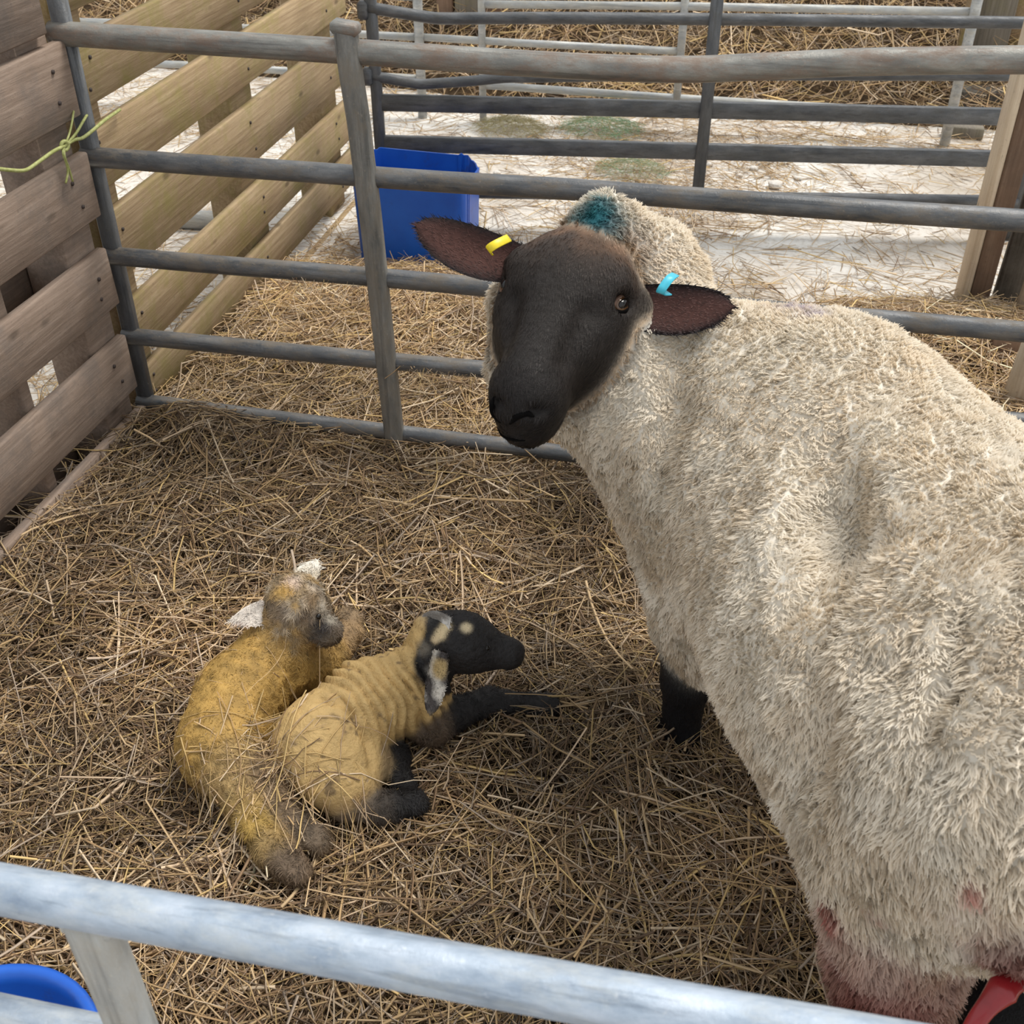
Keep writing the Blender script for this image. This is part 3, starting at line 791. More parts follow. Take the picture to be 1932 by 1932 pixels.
def drum():
    """open-topped blue plastic drum with rounded corners, ribs at the corners and an uneven cut rim"""
    x0, x1, y0, y1, rc = -.425, -.088, 1.03, 1.255, .030
    root = empty('cut_drum', ((x0+x1)/2, (y0+y1)/2, FLOOR_Z), 'bright blue open topped plastic drum standing beyond the grey hurdle beside the tan pallet', 'drum')
    pts = []
    for cx, cy, a0 in ((x1-rc, y0+rc, -90), (x1-rc, y1-rc, 0), (x0+rc, y1-rc, 90), (x0+rc, y0+rc, 180)):
        for a in np.linspace(a0, a0+90, 7): pts.append((cx+rc*math.cos(math.radians(a)), cy+rc*math.sin(math.radians(a))))
        ex, ey = math.cos(math.radians(a0+90)), math.sin(math.radians(a0+90)); tx, ty = -ey, ex
        bx, by = pts[-1]                                     # two shallow ribs after each corner
        for s_, in_ in ((.006, 0), (.009, .005), (.017, .005), (.020, 0), (.028, 0), (.031, .004), (.037, .004), (.040, 0)):
            pts.append((bx+tx*s_-ex*in_, by+ty*s_-ey*in_))
    pts = np.array(pts); n = len(pts)
    T = nrm(np.roll(pts, -1, 0)-np.roll(pts, 1, 0)); Nn = np.stack([T[:, 1], -T[:, 0]], 1)
    V = []; F = []; rows = 8
    hz = [.205+.030*sst(y, y0, y1)+.004*math.sin(i*1.7)-.035*float(sst(x, x1-.05, x1))*float(sst(y, y0+.1, y1)) for i, (x, y) in enumerate(pts)]
    for sd in (0, -.005):
        for r in range(rows):
            for i in range(n):
                z = FLOOR_Z+(hz[i]-FLOOR_Z)*r/(rows-1)
                g = 1-.04*(1-r/(rows-1))
                cx, cy = (x0+x1)/2, (y0+y1)/2
                V.append((cx+(pts[i, 0]-cx)*g+Nn[i, 0]*sd, cy+(pts[i, 1]-cy)*g+Nn[i, 1]*sd, z))
    for k in (0, 1):
        o_ = k*rows*n
        for r in range(rows-1):
            for i in range(n):
                j = (i+1) % n; q = (o_+r*n+i, o_+r*n+j, o_+(r+1)*n+j, o_+(r+1)*n+i); F.append(q if k == 0 else q[::-1])
    for i in range(n):
        j = (i+1) % n; a = (rows-1)*n; b_ = rows*n+a; F.append((a+i, a+j, b_+j, b_+i))
    o = child_mesh('wall', V, F, M_BLUE, root, True)
    md = o.modifiers.new('edges', 'EDGE_SPLIT'); md.split_angle = math.radians(40)
    box('base', ((x0+x1)/2, (y0+y1)/2, FLOOR_Z+.006), (x1-x0-.03, y1-y0-.03, .008), M_BLUE, root, 0, .002)
drum()

# ------------------------------------------------------------------ timber on the right and at the back
def post(name, label, foot, size, h, mat, rz=0, tilt=None, z0=FLOOR_Z, cat='post', group=None):
    root = box(name, (foot[0], foot[1], z0+h/2), (size[0], size[1], h), mat, None, rz, .004, tilt)
    tag(root, label, cat, group); return root
pR = at_z(1835, 592, FLOOR_Z)
post('wooden_post', 'pale edged brown timber post right of the dark hurdle bars', (pR[0]+.008, pR[1]+.06), (.052, .11, 0), .98, M_WOOD_RED)
post('wooden_batten', 'narrow pale sawn batten fixed to the left face of the brown timber post', (pR[0]-.030, pR[1]+.055), (.022, .10, 0), .98, M_WOOD_PALE, cat='batten')
post('steel_upright', 'thin galvanised angle standing between the brown post and the dark plank', (pR[0]+.085, pR[1]+.10), (.016, .024, 0), .95, M_STEEL_FAR, cat='upright')
pD = at_z(1862, 566, FLOOR_Z)
post('weathered_plank', 'dark weathered plank speckled with lime leaning beside the brown post', (pD[0]+.075, pD[1]+.0), (.10, .03, 0), .98, M_WOOD_DARK, 0, (0, math.radians(1.5)), cat='plank')
pE = at_z(1905, 612, FLOOR_Z)
post('wooden_board', 'pale timber board at the right edge below the second rail', (pE[0]+.05, pE[1]+.02), (.07, .03, 0), .42, M_WOOD_PALE, 0, (0, math.radians(2)), cat='board')
pF = at_z(1888, 775, -.02)
post('whitewashed_post', 'whitish weathered post at the right edge beside the ewe back', (pF[0]+.035, pF[1]+.03), (.05, .05, 0), .22, M_WOOD_PALE, 0, (0, math.radians(3)), z0=-.05)
q1 = at_z(1880, 712, .0)
box_o = box('timber_block', (q1[0]+.10, q1[1]+.10, .045), (.22, .05, .09), M_WOOD_RED, None, 0, .004); tag(box_o, 'short reddish timber block behind the whitish post at the right edge', 'block')
# far right corner
for (px, py, sz, hh, mt, lab, nm, ct) in (
    (1812, 200, (.16, .10), .85, M_WOOD_GREY, 'thick grey sawn timber post behind the end of the far pale hurdle', 'timber_post', 'post'),
    (1868, 190, (.06, .07), .85, M_WOOD_FAR, 'slim yellowish timber post right of the thick grey post at the back', 'timber_post', 'post'),
    (1770, 205, (.035, .08), .85, M_WOOD_FAR, 'mossy narrow timber upright left of the thick grey post at the back', 'timber_post', 'post')):
    c = at_z(px, py, FLOOR_Z); post(nm, lab, (c[0]+.06, c[1]+.12), (sz[0], sz[1], 0), hh, mt, cat=ct)
c = at_z(1830, 207, FLOOR_Z)
tag(box('timber_block', (c[0]+.02, c[1]-.05, FLOOR_Z+.05), (.19, .12, .10), M_WOOD_DARK, None, 0, .004), 'dark squared timber block at the foot of the thick grey post', 'block')
c = at_z(1815, 262, FLOOR_Z)
tag(box('timber_offcut', (c[0], c[1]+.02, FLOOR_Z+.022), (.15, .05, .044), M_WOOD_GREY, None, math.radians(-3), .004), 'small grey timber offcut on the limed floor by the far hurdle foot', 'offcut')
for (px, py, sz, mt, lab) in (
    (850, 110, (.075, .06), M_WOOD_RED, 'slim brown timber upright behind the far hurdle, leftmost of three'),
    (893, 112, (.12, .08), M_WOOD_GREY, 'greyish square timber post behind the far hurdle, middle of three'),
    (937, 112, (.11, .09), M_WOOD_RED, 'brown timber post behind the far hurdle at the edge of the straw bank')):
    c = at_z(px, py, FLOOR_Z); post('timber_post', lab, (c[0], c[1]-.05), (sz[0], sz[1], 0), .8, mt, group='timber posts behind the far hurdle')

# ------------------------------------------------------------------ baler twine on the near pallet
def onp(x, y, off=.006):
    nn_ = np.array([math.cos(ANGN), -math.sin(ANGN), 0]); p0 = np.array([-.573+off, 0, 0]); d = ray(x, y)
    return CAM+d*(((p0-CAM)@nn_)/(d@nn_))
tw = empty('baler_twine', onp(122, 275), 'yellow green baler twine knotted around the boards of the near pallet', 'twine')
def tw_path(pts, r, nm):
    tube(nm, [onp(x, y, o) for x, y, o in pts], r, M_TWINE, tw, 8, 5)
tw_path([(-6, 318, .004), (20, 321, .008), (48, 321, .01), (72, 306, .012), (100, 286, .012), (122, 275, .014)], .0034, 'cord')
tw_path([(122, 275, .014), (140, 264, .014), (156, 260, .012), (175, 246, .016), (196, 228, .010), (216, 214, -.018), (226, 207, -.026)], .0034, 'cord')
tw_path([(120, 277, .014), (119, 290, .016), (125, 308, .014), (128, 325, .012), (124, 346, .011)], .0022, 'loose_end')
tw_path([(121, 277, .014), (122, 295, .017), (130, 318, .013), (137, 342, .01)], .0022, 'loose_end')
tw_path([(122, 275, .014), (131, 252, .012), (136, 230, .01), (139, 210, .0)], .0020, 'loose_end')
tw_path([(124, 274, .014), (143, 252, .014), (155, 232, .012), (164, 217, .004)], .0026, 'loose_end')
kp = [onp(122, 275, .014)+.008*np.array([.3*math.cos(a), math.cos(a), math.sin(a)]) for a in np.linspace(0, 11, 26)]
tube('knot', kp, .0036, M_TWINE, tw, 8)

# ------------------------------------------------------------------ the ewe
EA = nrm(np.array([-.4512, .8924, 0])); EL = np.array([-EA[1], EA[0], 0]); EU = np.array([0, 0, 1.0])
EB = np.array([.940, -.920, 0])
def ep(s, lat, z): return EB+EA*s+EL*lat+EU*z
def img(dx, dy): return nrm(dx*RV-dy*UV)
HO = at_d(1056, 512, 1.42)
PSI, PHI = math.radians(17), math.radians(22)
HL = math.cos(PSI)*img(213, 49)-math.sin(PSI)*FV
HN = math.cos(PHI)*img(-128, 280)-math.sin(PHI)*FV
HN = nrm(HN-HL*(HN@HL)); HD = np.cross(HN, HL)
def hp(n, l, d): return HO+HN*n+HL*l+HD*d
HAX = np.array([HN, HL, HD]); BAX = np.array([EA, EL, EU])
CREAM = (.94, .87, .76); BLACK = (.0085, .0080, .0092); BROWN = (.25, .13, .075); TAN = (.56, .38, .22)
RED = (.38, .13, .11)

def build_ewe():
    f = Field((.18, -1.62, -.07), (1.62, -.20, 1.02), .0068)
    K = .07
    f.ell(ep(-.03, .005, .485), BAX, (.39, .260, .238), K, CREAM)
    f.ell(ep(.27, .01, .485), BAX, (.22, .218, .242), K, CREAM)
    f.ell(ep(.41, .085, .47), BAX, (.145, .165, .185), K, CREAM)
    f.ell(ep(-.25, 0, .54), BAX, (.21, .225, .195), K, CREAM)
    for s in (1, -1):
        f.ell(ep(-.20, .132*s, .425 if s == 1 else .475), BAX, (.130, .112, .155), .04, CREAM)
        f.ell(ep(.29, .118*s, .345), BAX, (.12, .100, .185), .06, CREAM)
        if s == 1:
            f.cone(ep(-.25, .148, .32), ep(-.285, .146, .16), .075, .052, .03, (.66, .50, .42))
            f.cone(ep(-.285, .146, .16), ep(-.255, .14, .0), .043, .033, .02, BLACK)
            f.ell(ep(-.24, .14, .0), BAX, (.055, .036, .035), .02, BLACK)
        else:
            f.cone(ep(-.27, -.08, .34), ep(-.30, .0, .18), .085, .066, .025, BLACK)
            f.cone(ep(-.30, .0, .18), ep(-.27, .012, .0), .060, .042, .02, BLACK)
            f.ell(ep(-.25, .012, .0), BAX, (.058, .040, .035), .02, BLACK)
        f.cone(ep(.31, .140*s, .20), ep(.31, .138*s, .13), .046, .038, .02, BLACK)
        f.cone(ep(.31, .138*s, .13), ep(.315, .135*s, .02), .036, .031, .02, BLACK)
        f.ell(ep(.325, .135*s, .0), BAX, (.05, .034, .03), .02, BLACK)
    # tail
    f.cone(ep(-.44, 0, .60), ep(-.50, 0, .46), .05, .04, .04, CREAM)
    # neck, turned back to the left
    f.cone(ep(.33, .06, .52), hp(-.02, .03, -.180), .185, .095, .06, CREAM)
    f.ell(at_d(1205, 530, 1.56), BAX, (.095, .095, .085), .05, CREAM)
    f.ell(hp(-.085, .035, -.150), HAX, (.062, .078, .062), .04, CREAM)
    f.ell(at_d(1142, 432, 1.51), BAX, (.05, .05, .045), .03, CREAM)
    f.cone(hp(.04, .01, -.175), ep(.42, .10, .47), .058, .11, .06, CREAM)
    f.cone(at_d(996, 568, 1.555), at_d(975, 690, 1.535), .026, .020, .025, CREAM)
    f.cone(at_d(996, 568, 1.555), ep(.36, .08, .58), .05, .10, .05, CREAM)
    f.cone(at_d(975, 690, 1.535), ep(.38, .10, .50), .035, .09, .05, CREAM)
    # head
    k = .028
    f.ell(hp(-.026, 0, -.062), HAX, (.082, .086, .068), k, BLACK)
    for s in (1, -1):
        f.ell(hp(.020, .040*s, -.086), HAX, (.082, .050, .068), k, BLACK)
        f.ell(hp(-.012, .062*s, -.036), HAX, (.030, .024, .022), .02, BLACK)
    f.cone(hp(0, 0, -.052), hp(.140, 0, -.053), .062, .043, k, BLACK)
    f.ell(hp(.155, 0, -.058), HAX, (.048, .048, .044), k, BLACK)
    f.ell(hp(.175, 0, -.088), HAX, (.034, .034, .028), .02, BLACK)
    f.cone(hp(.03, 0, -.115), hp(.15, 0, -.090), .052, .034, k, BLACK)
    f.ell(hp(-.022, .086, -.078), HAX, (.024, .024, .026), .015, BLACK)
    f.ell(hp(-.045, -.086, -.066), HAX, (.022, .022, .024), .015, BLACK)
    f.cone(hp(-.03, 0, -.024), hp(.135, 0, -.030), .030, .024, .02, BLACK)
    for s in (1, -1):
        f.ell(hp(-.022, .058*s, -.022), HAX, (.024, .022, .016), .014, BLACK)
        f.ell(hp(.020, .074*s, -.060), HAX, (.030, .014, .022), .015, BLACK)
        f.cone(hp(.045, .052*s, -.012), hp(.115, .044*s, -.022), .010, .008, .018, None, True)
    for s in (1, -1):
        f.cone(hp(.190, .017*s, -.030), hp(.178, .030*s, -.040), .006, .005, .008, None, True)
        f.ell(hp(.004, .077*s, -.040), HAX, (.014, .010, .014), .012, None, True)
    f.cone(hp(.203, 0, -.040), hp(.203, 0, -.066), .004, .004, .008, None, True)
    # folds of the fleece: behind the shoulder, in front of it, and small flank creases
    fold = f.fold
    fold([(1548, 850), (1568, 930), (1578, 1010), (1560, 1090)], .022, .055)
    fold([(1570, 960), (1582, 1030)], .022, .05)
    fold([(1275, 640), (1262, 760), (1235, 880)], .012, .05)
    fold([(1500, 985), (1470, 1050), (1425, 1110)], .006, .022)
    fold([(1540, 1105), (1490, 1160), (1455, 1215)], .004, .02)
    fold([(1800, 1180), (1790, 1290), (1760, 1380)], .006, .022)
    fold([(1500, 1500), (1540, 1430), (1560, 1330)], .010, .035)
    V, Q = f.mesh(2)
    return f, V, Q
ewe_f, EV, EQ = build_ewe()

PAINT = []
def paint(px, r, col, amt, stretch=None):
    p = ewe_f.surf(*px)
    if p is not None: PAINT.append((p, r, np.array(col), amt))
for px, r, col, amt in (((1128, 412), .026, (.02, .16, .22), .95), ((1118, 400), .018, (.05, .25, .28), .7),
                        ((1470, 572), .016, (.30, .25, .50), .55), ((1500, 580), .017, (.30, .25, .52), .55), ((1535, 592), .012, (.32, .27, .5), .4),
                        ((1570, 1705), .008, (.45, .07, .06), .85), ((1576, 1722), .008, (.45, .07, .06), .85), ((1582, 1735), .007, (.45, .07, .06), .8), ((1657, 1722), .008, (.6, .36, .28), .5), ((1832, 1674), .006, (.55, .15, .12), .7),
                        ((1625, 1892), .030, RED, .8), ((1695, 1900), .032, RED, .8), ((1600, 1915), .028, (.36, .10, .09), .8), ((1660, 1922), .03, (.16, .08, .055), .8),
                        ((1932, 1805), .03, (.28, .07, .06), .7), ((1870, 1840), .018, (.40, .16, .14), .6), ((1905, 1825), .02, (.34, .09, .08), .7)):
    paint(px, r, col, amt)
def ewe_colour(P):
    c = ewe_f.colours(P, .006)
    q = P-HO; hn, hl, hd = q@HN, q@HL, q@HD
    # brown crown between the ears, fading to the black face
    cr = np.exp(-.5*(((hn+.080)/.034)**2+((hl-.005)/.055)**2+((hd+.05)/.05)**2))*(.75+.5*vnoise(P, 60)).clip(0, 1.1)
    c = c*(1-.9*cr[:, None])+np.array(BROWN)*(.9*cr[:, None])
    # tan halo where black meets wool
    lum = c.mean(1); halo = np.exp(-.5*((lum-.30)/.11)**2)*np.exp(-.5*(np.linalg.norm(q-HN*.02+HD*.09, axis=1)/.16)**2)
    c = c*(1-.75*halo[:, None])+np.array(TAN)*(.75*halo[:, None])
    for p, r, col, amt in PAINT:
        w_ = amt*np.exp(-.5*(np.linalg.norm(P-p, axis=1)/r)**2*(1+.6*vnoise(P, 90)))
        w_ = (np.clip(w_, 0, 1)*sst(lum, .12, .35))[:, None]; c = c*(1-w_)+col*w_
    return c

def leaf(base, tip, half_w, face, up_, c_in, c_edge, cup=.012, thick=.004, n=16, m=9, belly=0.0, taper=.75, pointed=False):
    base = np.asarray(base); tip = np.asarray(tip); ax = nrm(tip-base); L = np.linalg.norm(tip-base)
    fc = nrm(face-ax*(face@ax)); wd = np.cross(fc, ax)
    if wd@up_ < 0: wd = -wd
    V = []; C = []
    for sd in (1, -1):
        for i in range(n):
            u = i/(n-1); w_ = half_w*1.25*((1-u)**.6*(.55+1.3*u))+.0004 if not pointed else half_w*1.3*((1-u)**.95*(.6+1.2*u))+.0004
            for j in range(m):
                v = -1+2*j/(m-1); edge = 1-abs(v)**3
                p = base+ax*L*u+wd*(w_*v-belly*half_w*math.sin(math.pi*u))+fc*(cup*(v*v-.4)*math.sin(math.pi*min(u+.1, 1))+sd*thick*edge*(1-.6*u))
                V.append(p)
                e = min(1, abs(v)**2.2+.25*max(0, (u-.7)/.3)); C.append(np.array(c_in)*(1-e)+np.array(c_edge)*e if sd == 1 else np.array(c_edge))
    F = []
    for s_ in (0, 1):
        o_ = s_*n*m
        for i in range(n-1):
            for j in range(m-1):
                q = (o_+i*m+j, o_+i*m+j+1, o_+(i+1)*m+j+1, o_+(i+1)*m+j); F.append(q)
    for i in range(n-1):
        for j in (0, m-1): F.append((i*m+j, (i+1)*m+j, n*m+(i+1)*m+j, n*m+i*m+j))
    return np.array(V), np.array(F), np.array(C)

N0 = vnormals(EV, EQ)
lumE = ewe_f.colours(EV, .006).mean(1)
wool = sst(lumE, .25, .5)
hind = sst(-(EV-EB)@EA, -.05, .25)
EV = EV+N0*(wool*(.0035*vnoise(EV, 38)+.0025*vnoise(EV, 80)+.006*hind*vnoise(EV, 30)))[:, None]
# face relief
EV = EV+N0*((1-wool)*.0008*vnoise(EV, 120))[:, None]
EN = vnormals(EV, EQ)
EC = ewe_colour(EV)
ears = []
EYE = []
for s in (1, -1):
    if s == -1: b_, t_, fc, up_, bl = hp(-.045, -.070, -.060), at_d(783, 424, 1.47), -FV+.1*UV, UV, .25
    else: b_, t_, fc, up_, bl = hp(-.020, .072, -.075), at_d(1384, 579, 1.40), -FV+.1*UV, UV, .22
    ears.append(leaf(b_, t_, .034, nrm(fc), up_, (.085, .040, .033), (.011, .009, .010), belly=bl))
allV, allF, allC = [EV], [EQ], [np.where(wool[:, None] > .5, EC*.74, EC)]
off = len(EV)
for V, F, C in ears:
    allV.append(V); allF.append(F+off); allC.append(C); off += len(V)
ewe = empty('ewe', ep(0, 0, -.02), 'large cream fleeced ewe with a black face looking back over her shoulder', 'ewe')
eo = np.array(ewe.location)
FQ = np.concatenate(allF)
bme = fast_mesh('body', np.concatenate(allV)-eo, FQ, np.full(len(FQ), 4), np.concatenate(allC))
bme.materials.append(M_SKIN); bme.materials.append(M_FACE)
mi = np.zeros(len(FQ), np.int32); mi[:len(EQ)] = (wool[EQ].mean(1) < .3); bme.polygons.foreach_set('material_index', mi)
body = link('body', bme, None, ewe)
tag(body, 'black face, ears and legs with cream body')

rng = np.random.default_rng(5)
# --- fleece: many flat crimped locks
wf = wool[EQ].mean(1)*(EC[EQ].mean((1, 2)) > .10)
view = CAM-EV[EQ].mean(1)
fac = (vnormals(EV, EQ)[EQ].mean(1)*nrm(view)).sum(1)
eb = [hp(-.045, -.095, -.06), hp(-.020, .10, -.075)]
fcn = EV[EQ].mean(1)
for e_ in eb: wf = wf*(np.linalg.norm(fcn-e_, axis=1) > .031)
wf = wf*np.where(fac < -.25, .10, 1.0)
nl = 213000
P, N, fi, _ = sample_surface(EV, EQ, EN, nl, wf, rng)
C = ewe_colour(P)
hd_ = sst(-(P-EB)@EA, .0, .28)
nearhead = np.exp(-.5*(np.linalg.norm(P-hp(-.06, .02, -.12), axis=1)/.13)**2)
# locks: strands lean together towards jittered cell centres
cs = .0092
RT = np.array(Matrix.Rotation(.7, 3, 'X') @ Matrix.Rotation(.5, 3, 'Y') @ Matrix.Rotation(1.1, 3, 'Z'))
Pr = P@RT.T; warp = .9*np.stack([vnoise(P+a_, 75) for a_ in (1, 6, 12)], 1)+.5*np.stack([vnoise(P+a_, 30) for a_ in (3, 8, 14)], 1)
cell = np.floor(Pr/cs+warp).astype(int)
hsh = lambda k: ((cell[:, 0]*73856093 ^ cell[:, 1]*19349663 ^ cell[:, 2]*83492791 ^ k*2654435) & 1023)/1023.0
cen = ((cell+.5+.6*(np.stack([hsh(1), hsh(2), hsh(3)], 1)-.5)-warp)*cs)@RT
pull = cen-P; pull = pull-N*(pull*N).sum(1, keepdims=True)
lockr = hsh(4)
L = (.0080+.0035*rng.random(nl)+.003*lockr)*(1+.5*hd_)*(1-.1*nearhead)
comb = -EA*.55-EU*.45
cm = comb[None]+.7*np.stack([vnoise(P+a_, 16) for a_ in (0, 5, 11)], 1)+.8*(np.stack([hsh(5), hsh(6), hsh(7)], 1)-.5)
cm = nrm(cm-N*(cm*N).sum(1, keepdims=True))
lift = (.75+.3*rng.random(nl))[:, None]
sdv = np.cross(N, cm)
m_ = 3; t = np.linspace(0, 1, m_)
paths = P[:, None]-N[:, None]*.002+(N*lift)[:, None]*(L[:, None]*(t-.15*t*t)[None])[..., None]+cm[:, None]*(L[:, None]*(.55*t**1.6)[None])[..., None]
paths = paths+pull[:, None]*(.56*t)[None, :, None]+sdv[:, None]*(rng.normal(0, .0016, nl)[:, None]*np.array([0, 1, -.6])[None])[..., None]
wl = .00056+.00045*rng.random(nl)
W = wl[:, None]*np.array([1.25, 1.0, .35])[None]
dirt = np.clip(.5+.9*vnoise(P, 22)+.5*vnoise(P, 70), 0, 1)
cc = C*(1-.10*dirt[:, None]*np.array([.6, .9, 1.3]))*(.90+.10*rng.random(nl)+.12*lockr)[:, None]
cc = cc/np.maximum(cc.max(1, keepdims=True)/.91, 1)
cols = cc[:, None]*np.array([.88, 1.0, 1.03])[None, :, None]
fl = link('fleece', strand_mesh('fleece', paths-eo, W, np.clip(cols, .005, .95), 2, 1, N), M_WOOL, ewe); fl['kind'] = 'stuff'; fl['label'] = 'dense cream crimped wool'
# --- short fur on face, legs and ears
AV, AC = np.concatenate(allV), np.concatenate(allC)
wb = np.concatenate([(1-wool[EQ].mean(1)), np.full(len(FQ)-len(EQ), 1.6)])
nf = 34000
P, N, fi, (q_, a_q, b_q) = sample_surface(AV, FQ, vnormals(AV, FQ), nf, wb, rng)
C = (AC[q_[:, 0]]*(1-a_q)+AC[q_[:, 1]]*a_q)*(1-b_q)+(AC[q_[:, 3]]*(1-a_q)+AC[q_[:, 2]]*a_q)*b_q
is_ear = fi >= len(EQ)
cm = HN[None]*.9+.35*np.stack([vnoise(P+a_, 22) for a_ in (0, 5, 11)], 1)+((P-HO)@HL)[:, None]*HL*2.5
far = (P-HO)@(-EU) > .32
cm = np.where(is_ear[:, None], nrm(P-HO)*1.0+.3*rng.normal(size=(nf, 3)), cm)
cm = np.where(far[:, None], -EU[None]+.3*rng.normal(size=(nf, 3)), cm)
cm = nrm(cm-N*(cm*N).sum(1, keepdims=True))
L = .006+.004*rng.random(nf)
t = np.linspace(0, 1, 3)
paths = P[:, None]-N[:, None]*.0008+N[:, None]*(L[:, None]*(.38*t-.18*t*t)[None])[..., None]+cm[:, None]*(L[:, None]*t[None])[..., None]
W = (.0004+.0003*rng.random(nf))[:, None]*np.array([1, .8, .2])[None]
cc = C*(.6+1.1*rng.random(nf))[:, None]+.001
cols = np.repeat(cc[:, None], 3, 1)
fo = link('face_fur', strand_mesh('face_fur', paths-eo, W, np.clip(cols, .003, .9), 2, 1, N), M_FUR, ewe); fo['kind'] = 'stuff'; fo['label'] = 'short glossy black hair'

# --- eyes
def ball(name, c, axes, rad, mat, parent, n=20):
    V = []; F = []
    for i in range(n//2+1):
        th = math.pi*i/(n//2)
        for k in range(n):
            a = 2*math.pi*k/n
            V.append(np.asarray(c)+rad[0]*math.sin(th)*math.cos(a)*axes[0]+rad[1]*math.sin(th)*math.sin(a)*axes[1]+rad[2]*math.cos(th)*axes[2])
    for i in range(n//2):
        for k in range(n): F.append((i*n+k, (i+1)*n+k, (i+1)*n+(k+1) % n, i*n+(k+1) % n))
    return child_mesh(name, V, F, mat, parent, True)
for s in (1, -1):
    out = nrm(HL*s*.80+HD*.62-HN*.05); ec = hp(.004, .0745*s, -.045)
    ax = nrm(HN*.75+HD*.55-out*((HN*.75+HD*.55)@out)); ay = np.cross(out, ax)
    e = ball('eye', ec, (ax, ay, out), (.0135, .0135, .0120), M_IRIS, ewe)
    ball('pupil', ec+out*.0072, (ax, ay, out), (.0100, .0072, .0062), M_EYE, e)
    for sg in (1, -1):
        pts = [ec+ax*.0150*math.cos(a)+ay*sg*.0085*math.sin(a)+out*(.0070-.004*abs(math.cos(a))) for a in np.linspace(0, math.pi, 13)]
        V, F = tube_vf(np.array(pts), .0026+.001*np.sin(np.linspace(0, math.pi, 13)), 8); child_mesh('eyelid', V, F, M_LID if sg < 0 else M_DARK, e, True)

# --- nostrils and mouth line
def face_line(nm, px, rad, lab=None):
    pts = [ewe_f.surf(x, y) for x, y in px]; pts = np.array([p for p in pts if p is not None])
    if len(pts) < 3: return
    Pc = catmull(pts, 4); r_ = rad*np.sin(np.linspace(.25, math.pi-.25, len(Pc)))
    V, F = tube_vf(Pc, r_, 8); child_mesh(nm, V, F, M_DARK, ewe, True)
face_line('nostril', [(932, 748), (928, 764), (932, 783), (944, 798)], .0038)
face_line('nostril', [(962, 800), (975, 786), (993, 780), (1008, 786)], .0052)
face_line('mouth', [(938, 806), (947, 822), (968, 830), (995, 828), (1025, 808), (1045, 785)], .0018)

# --- ear tags, folded plastic strips through the ears
def ear_tag(px, dpt, mat, lab):
    pts = [at_d(x, y, dpt+dd) for x, y, dd in px]
    o = rect_sweep('ear_tag', catmull(pts, 4), .011, .0022, np.cross(nrm(pts[-1]-pts[0]), FV), mat, ewe); o['label'] = lab
ear_tag([(960, 449, .004), (945, 456, -.008), (930, 464, -.012), (922, 471, -.006), (926, 476, .008)], 1.425, M_TAG_Y, 'yellow plastic ear tag')
ear_tag([(1274, 518, .006), (1266, 523, -.006), (1256, 535, -.010), (1248, 547, -.010), (1247, 553, -.002), (1262, 553, .008)], 1.395, M_TAG_C, 'bright cyan plastic ear tag')

# --- red birth tissue hanging below the tail
bt = [at_d(x, y, d_) for x, y, d_ in ((1990, 1790, 1.02), (1945, 1838, 1.0), (1905, 1858, .99), (1880, 1880, .985), (1850, 1915, .98), (1825, 1960, .98), (1800, 2040, .99))]
V, F = tube_vf(catmull(bt, 4), np.interp(np.linspace(0, 1, 25), [0, .3, .42, .6, 1], [.009, .010, .014, .009, .007]), 12, .75)
o = child_mesh('tissue_strand', V, F, M_TISSUE, ewe, True); o['label'] = 'wet dark red strand of tissue by the hind legs'

# ------------------------------------------------------------------ the lambs
def lamb_mesh(f, wr=None):
    V, Q = f.mesh(2); N = vnormals(V, Q)
    if wr is not None: V = V+N*wr(V)[:, None]
    return V, Q, vnormals(V, Q)
def make_lamb(name, label, f, wr, cfun, base, ears, fuzz_n, fuzz_len, rng, pelt_label):
    V, Q, N = lamb_mesh(f, wr)
    C = cfun(V, N)
    AV_, AQ_, AC_ = [V], [Q], [C]; off = len(V)
    for e in ears:
        AV_.append(e[0]); AQ_.append(e[1]+off); AC_.append(e[2]); off += len(e[0])
    AV_, AQ_, AC_ = np.concatenate(AV_), np.concatenate(AQ_), np.concatenate(AC_)
    root = empty(name, base, label, 'lamb')
    o0 = np.array(root.location)
    link('body', fast_mesh('body', AV_-o0, AQ_, np.full(len(AQ_), 4), AC_), M_LAMB, root)
    wt = np.ones(len(AQ_)); wt[len(Q):] = 1.5
    P, Nn, fi, (q, a, b) = sample_surface(AV_, AQ_, vnormals(AV_, AQ_), fuzz_n, wt, rng)
    cc = (AC_[q[:, 0]]*(1-a)+AC_[q[:, 1]]*a)*(1-b)+(AC_[q[:, 3]]*(1-a)+AC_[q[:, 2]]*a)*b
    L = fuzz_len(P)*(.6+.8*rng.random(fuzz_n))
    cm = 1.3*np.stack([vnoise(P+k, 75) for k in (0, 5, 11)], 1)+.4*rng.normal(size=(fuzz_n, 3))+np.array([0, 0, -.5])
    cm = nrm(cm-Nn*(cm*Nn).sum(1, keepdims=True)); t = np.linspace(0, 1, 3)
    paths = P[:, None]-Nn[:, None]*.001+Nn[:, None]*(L[:, None]*(.55*t-.2*t*t)[None])[..., None]+cm[:, None]*(L[:, None]*t[None])[..., None]
    W = (.00045+.0003*rng.random(fuzz_n))[:, None]*np.array([1, .8, .25])[None]
    cc = cc*(.80+.40*rng.random(fuzz_n))[:, None]*np.where(rng.random(fuzz_n) < .13, .5, 1.0)[:, None]
    o = link('coat', strand_mesh('coat', paths-o0, W, np.clip(np.repeat(cc[:, None], 3, 1), .004, .95), 2, 1, Nn), M_LAMBFUZZ, root)
    o['kind'] = 'stuff'; o['label'] = pelt_label
    return root, V
def I3(): return np.eye(3)
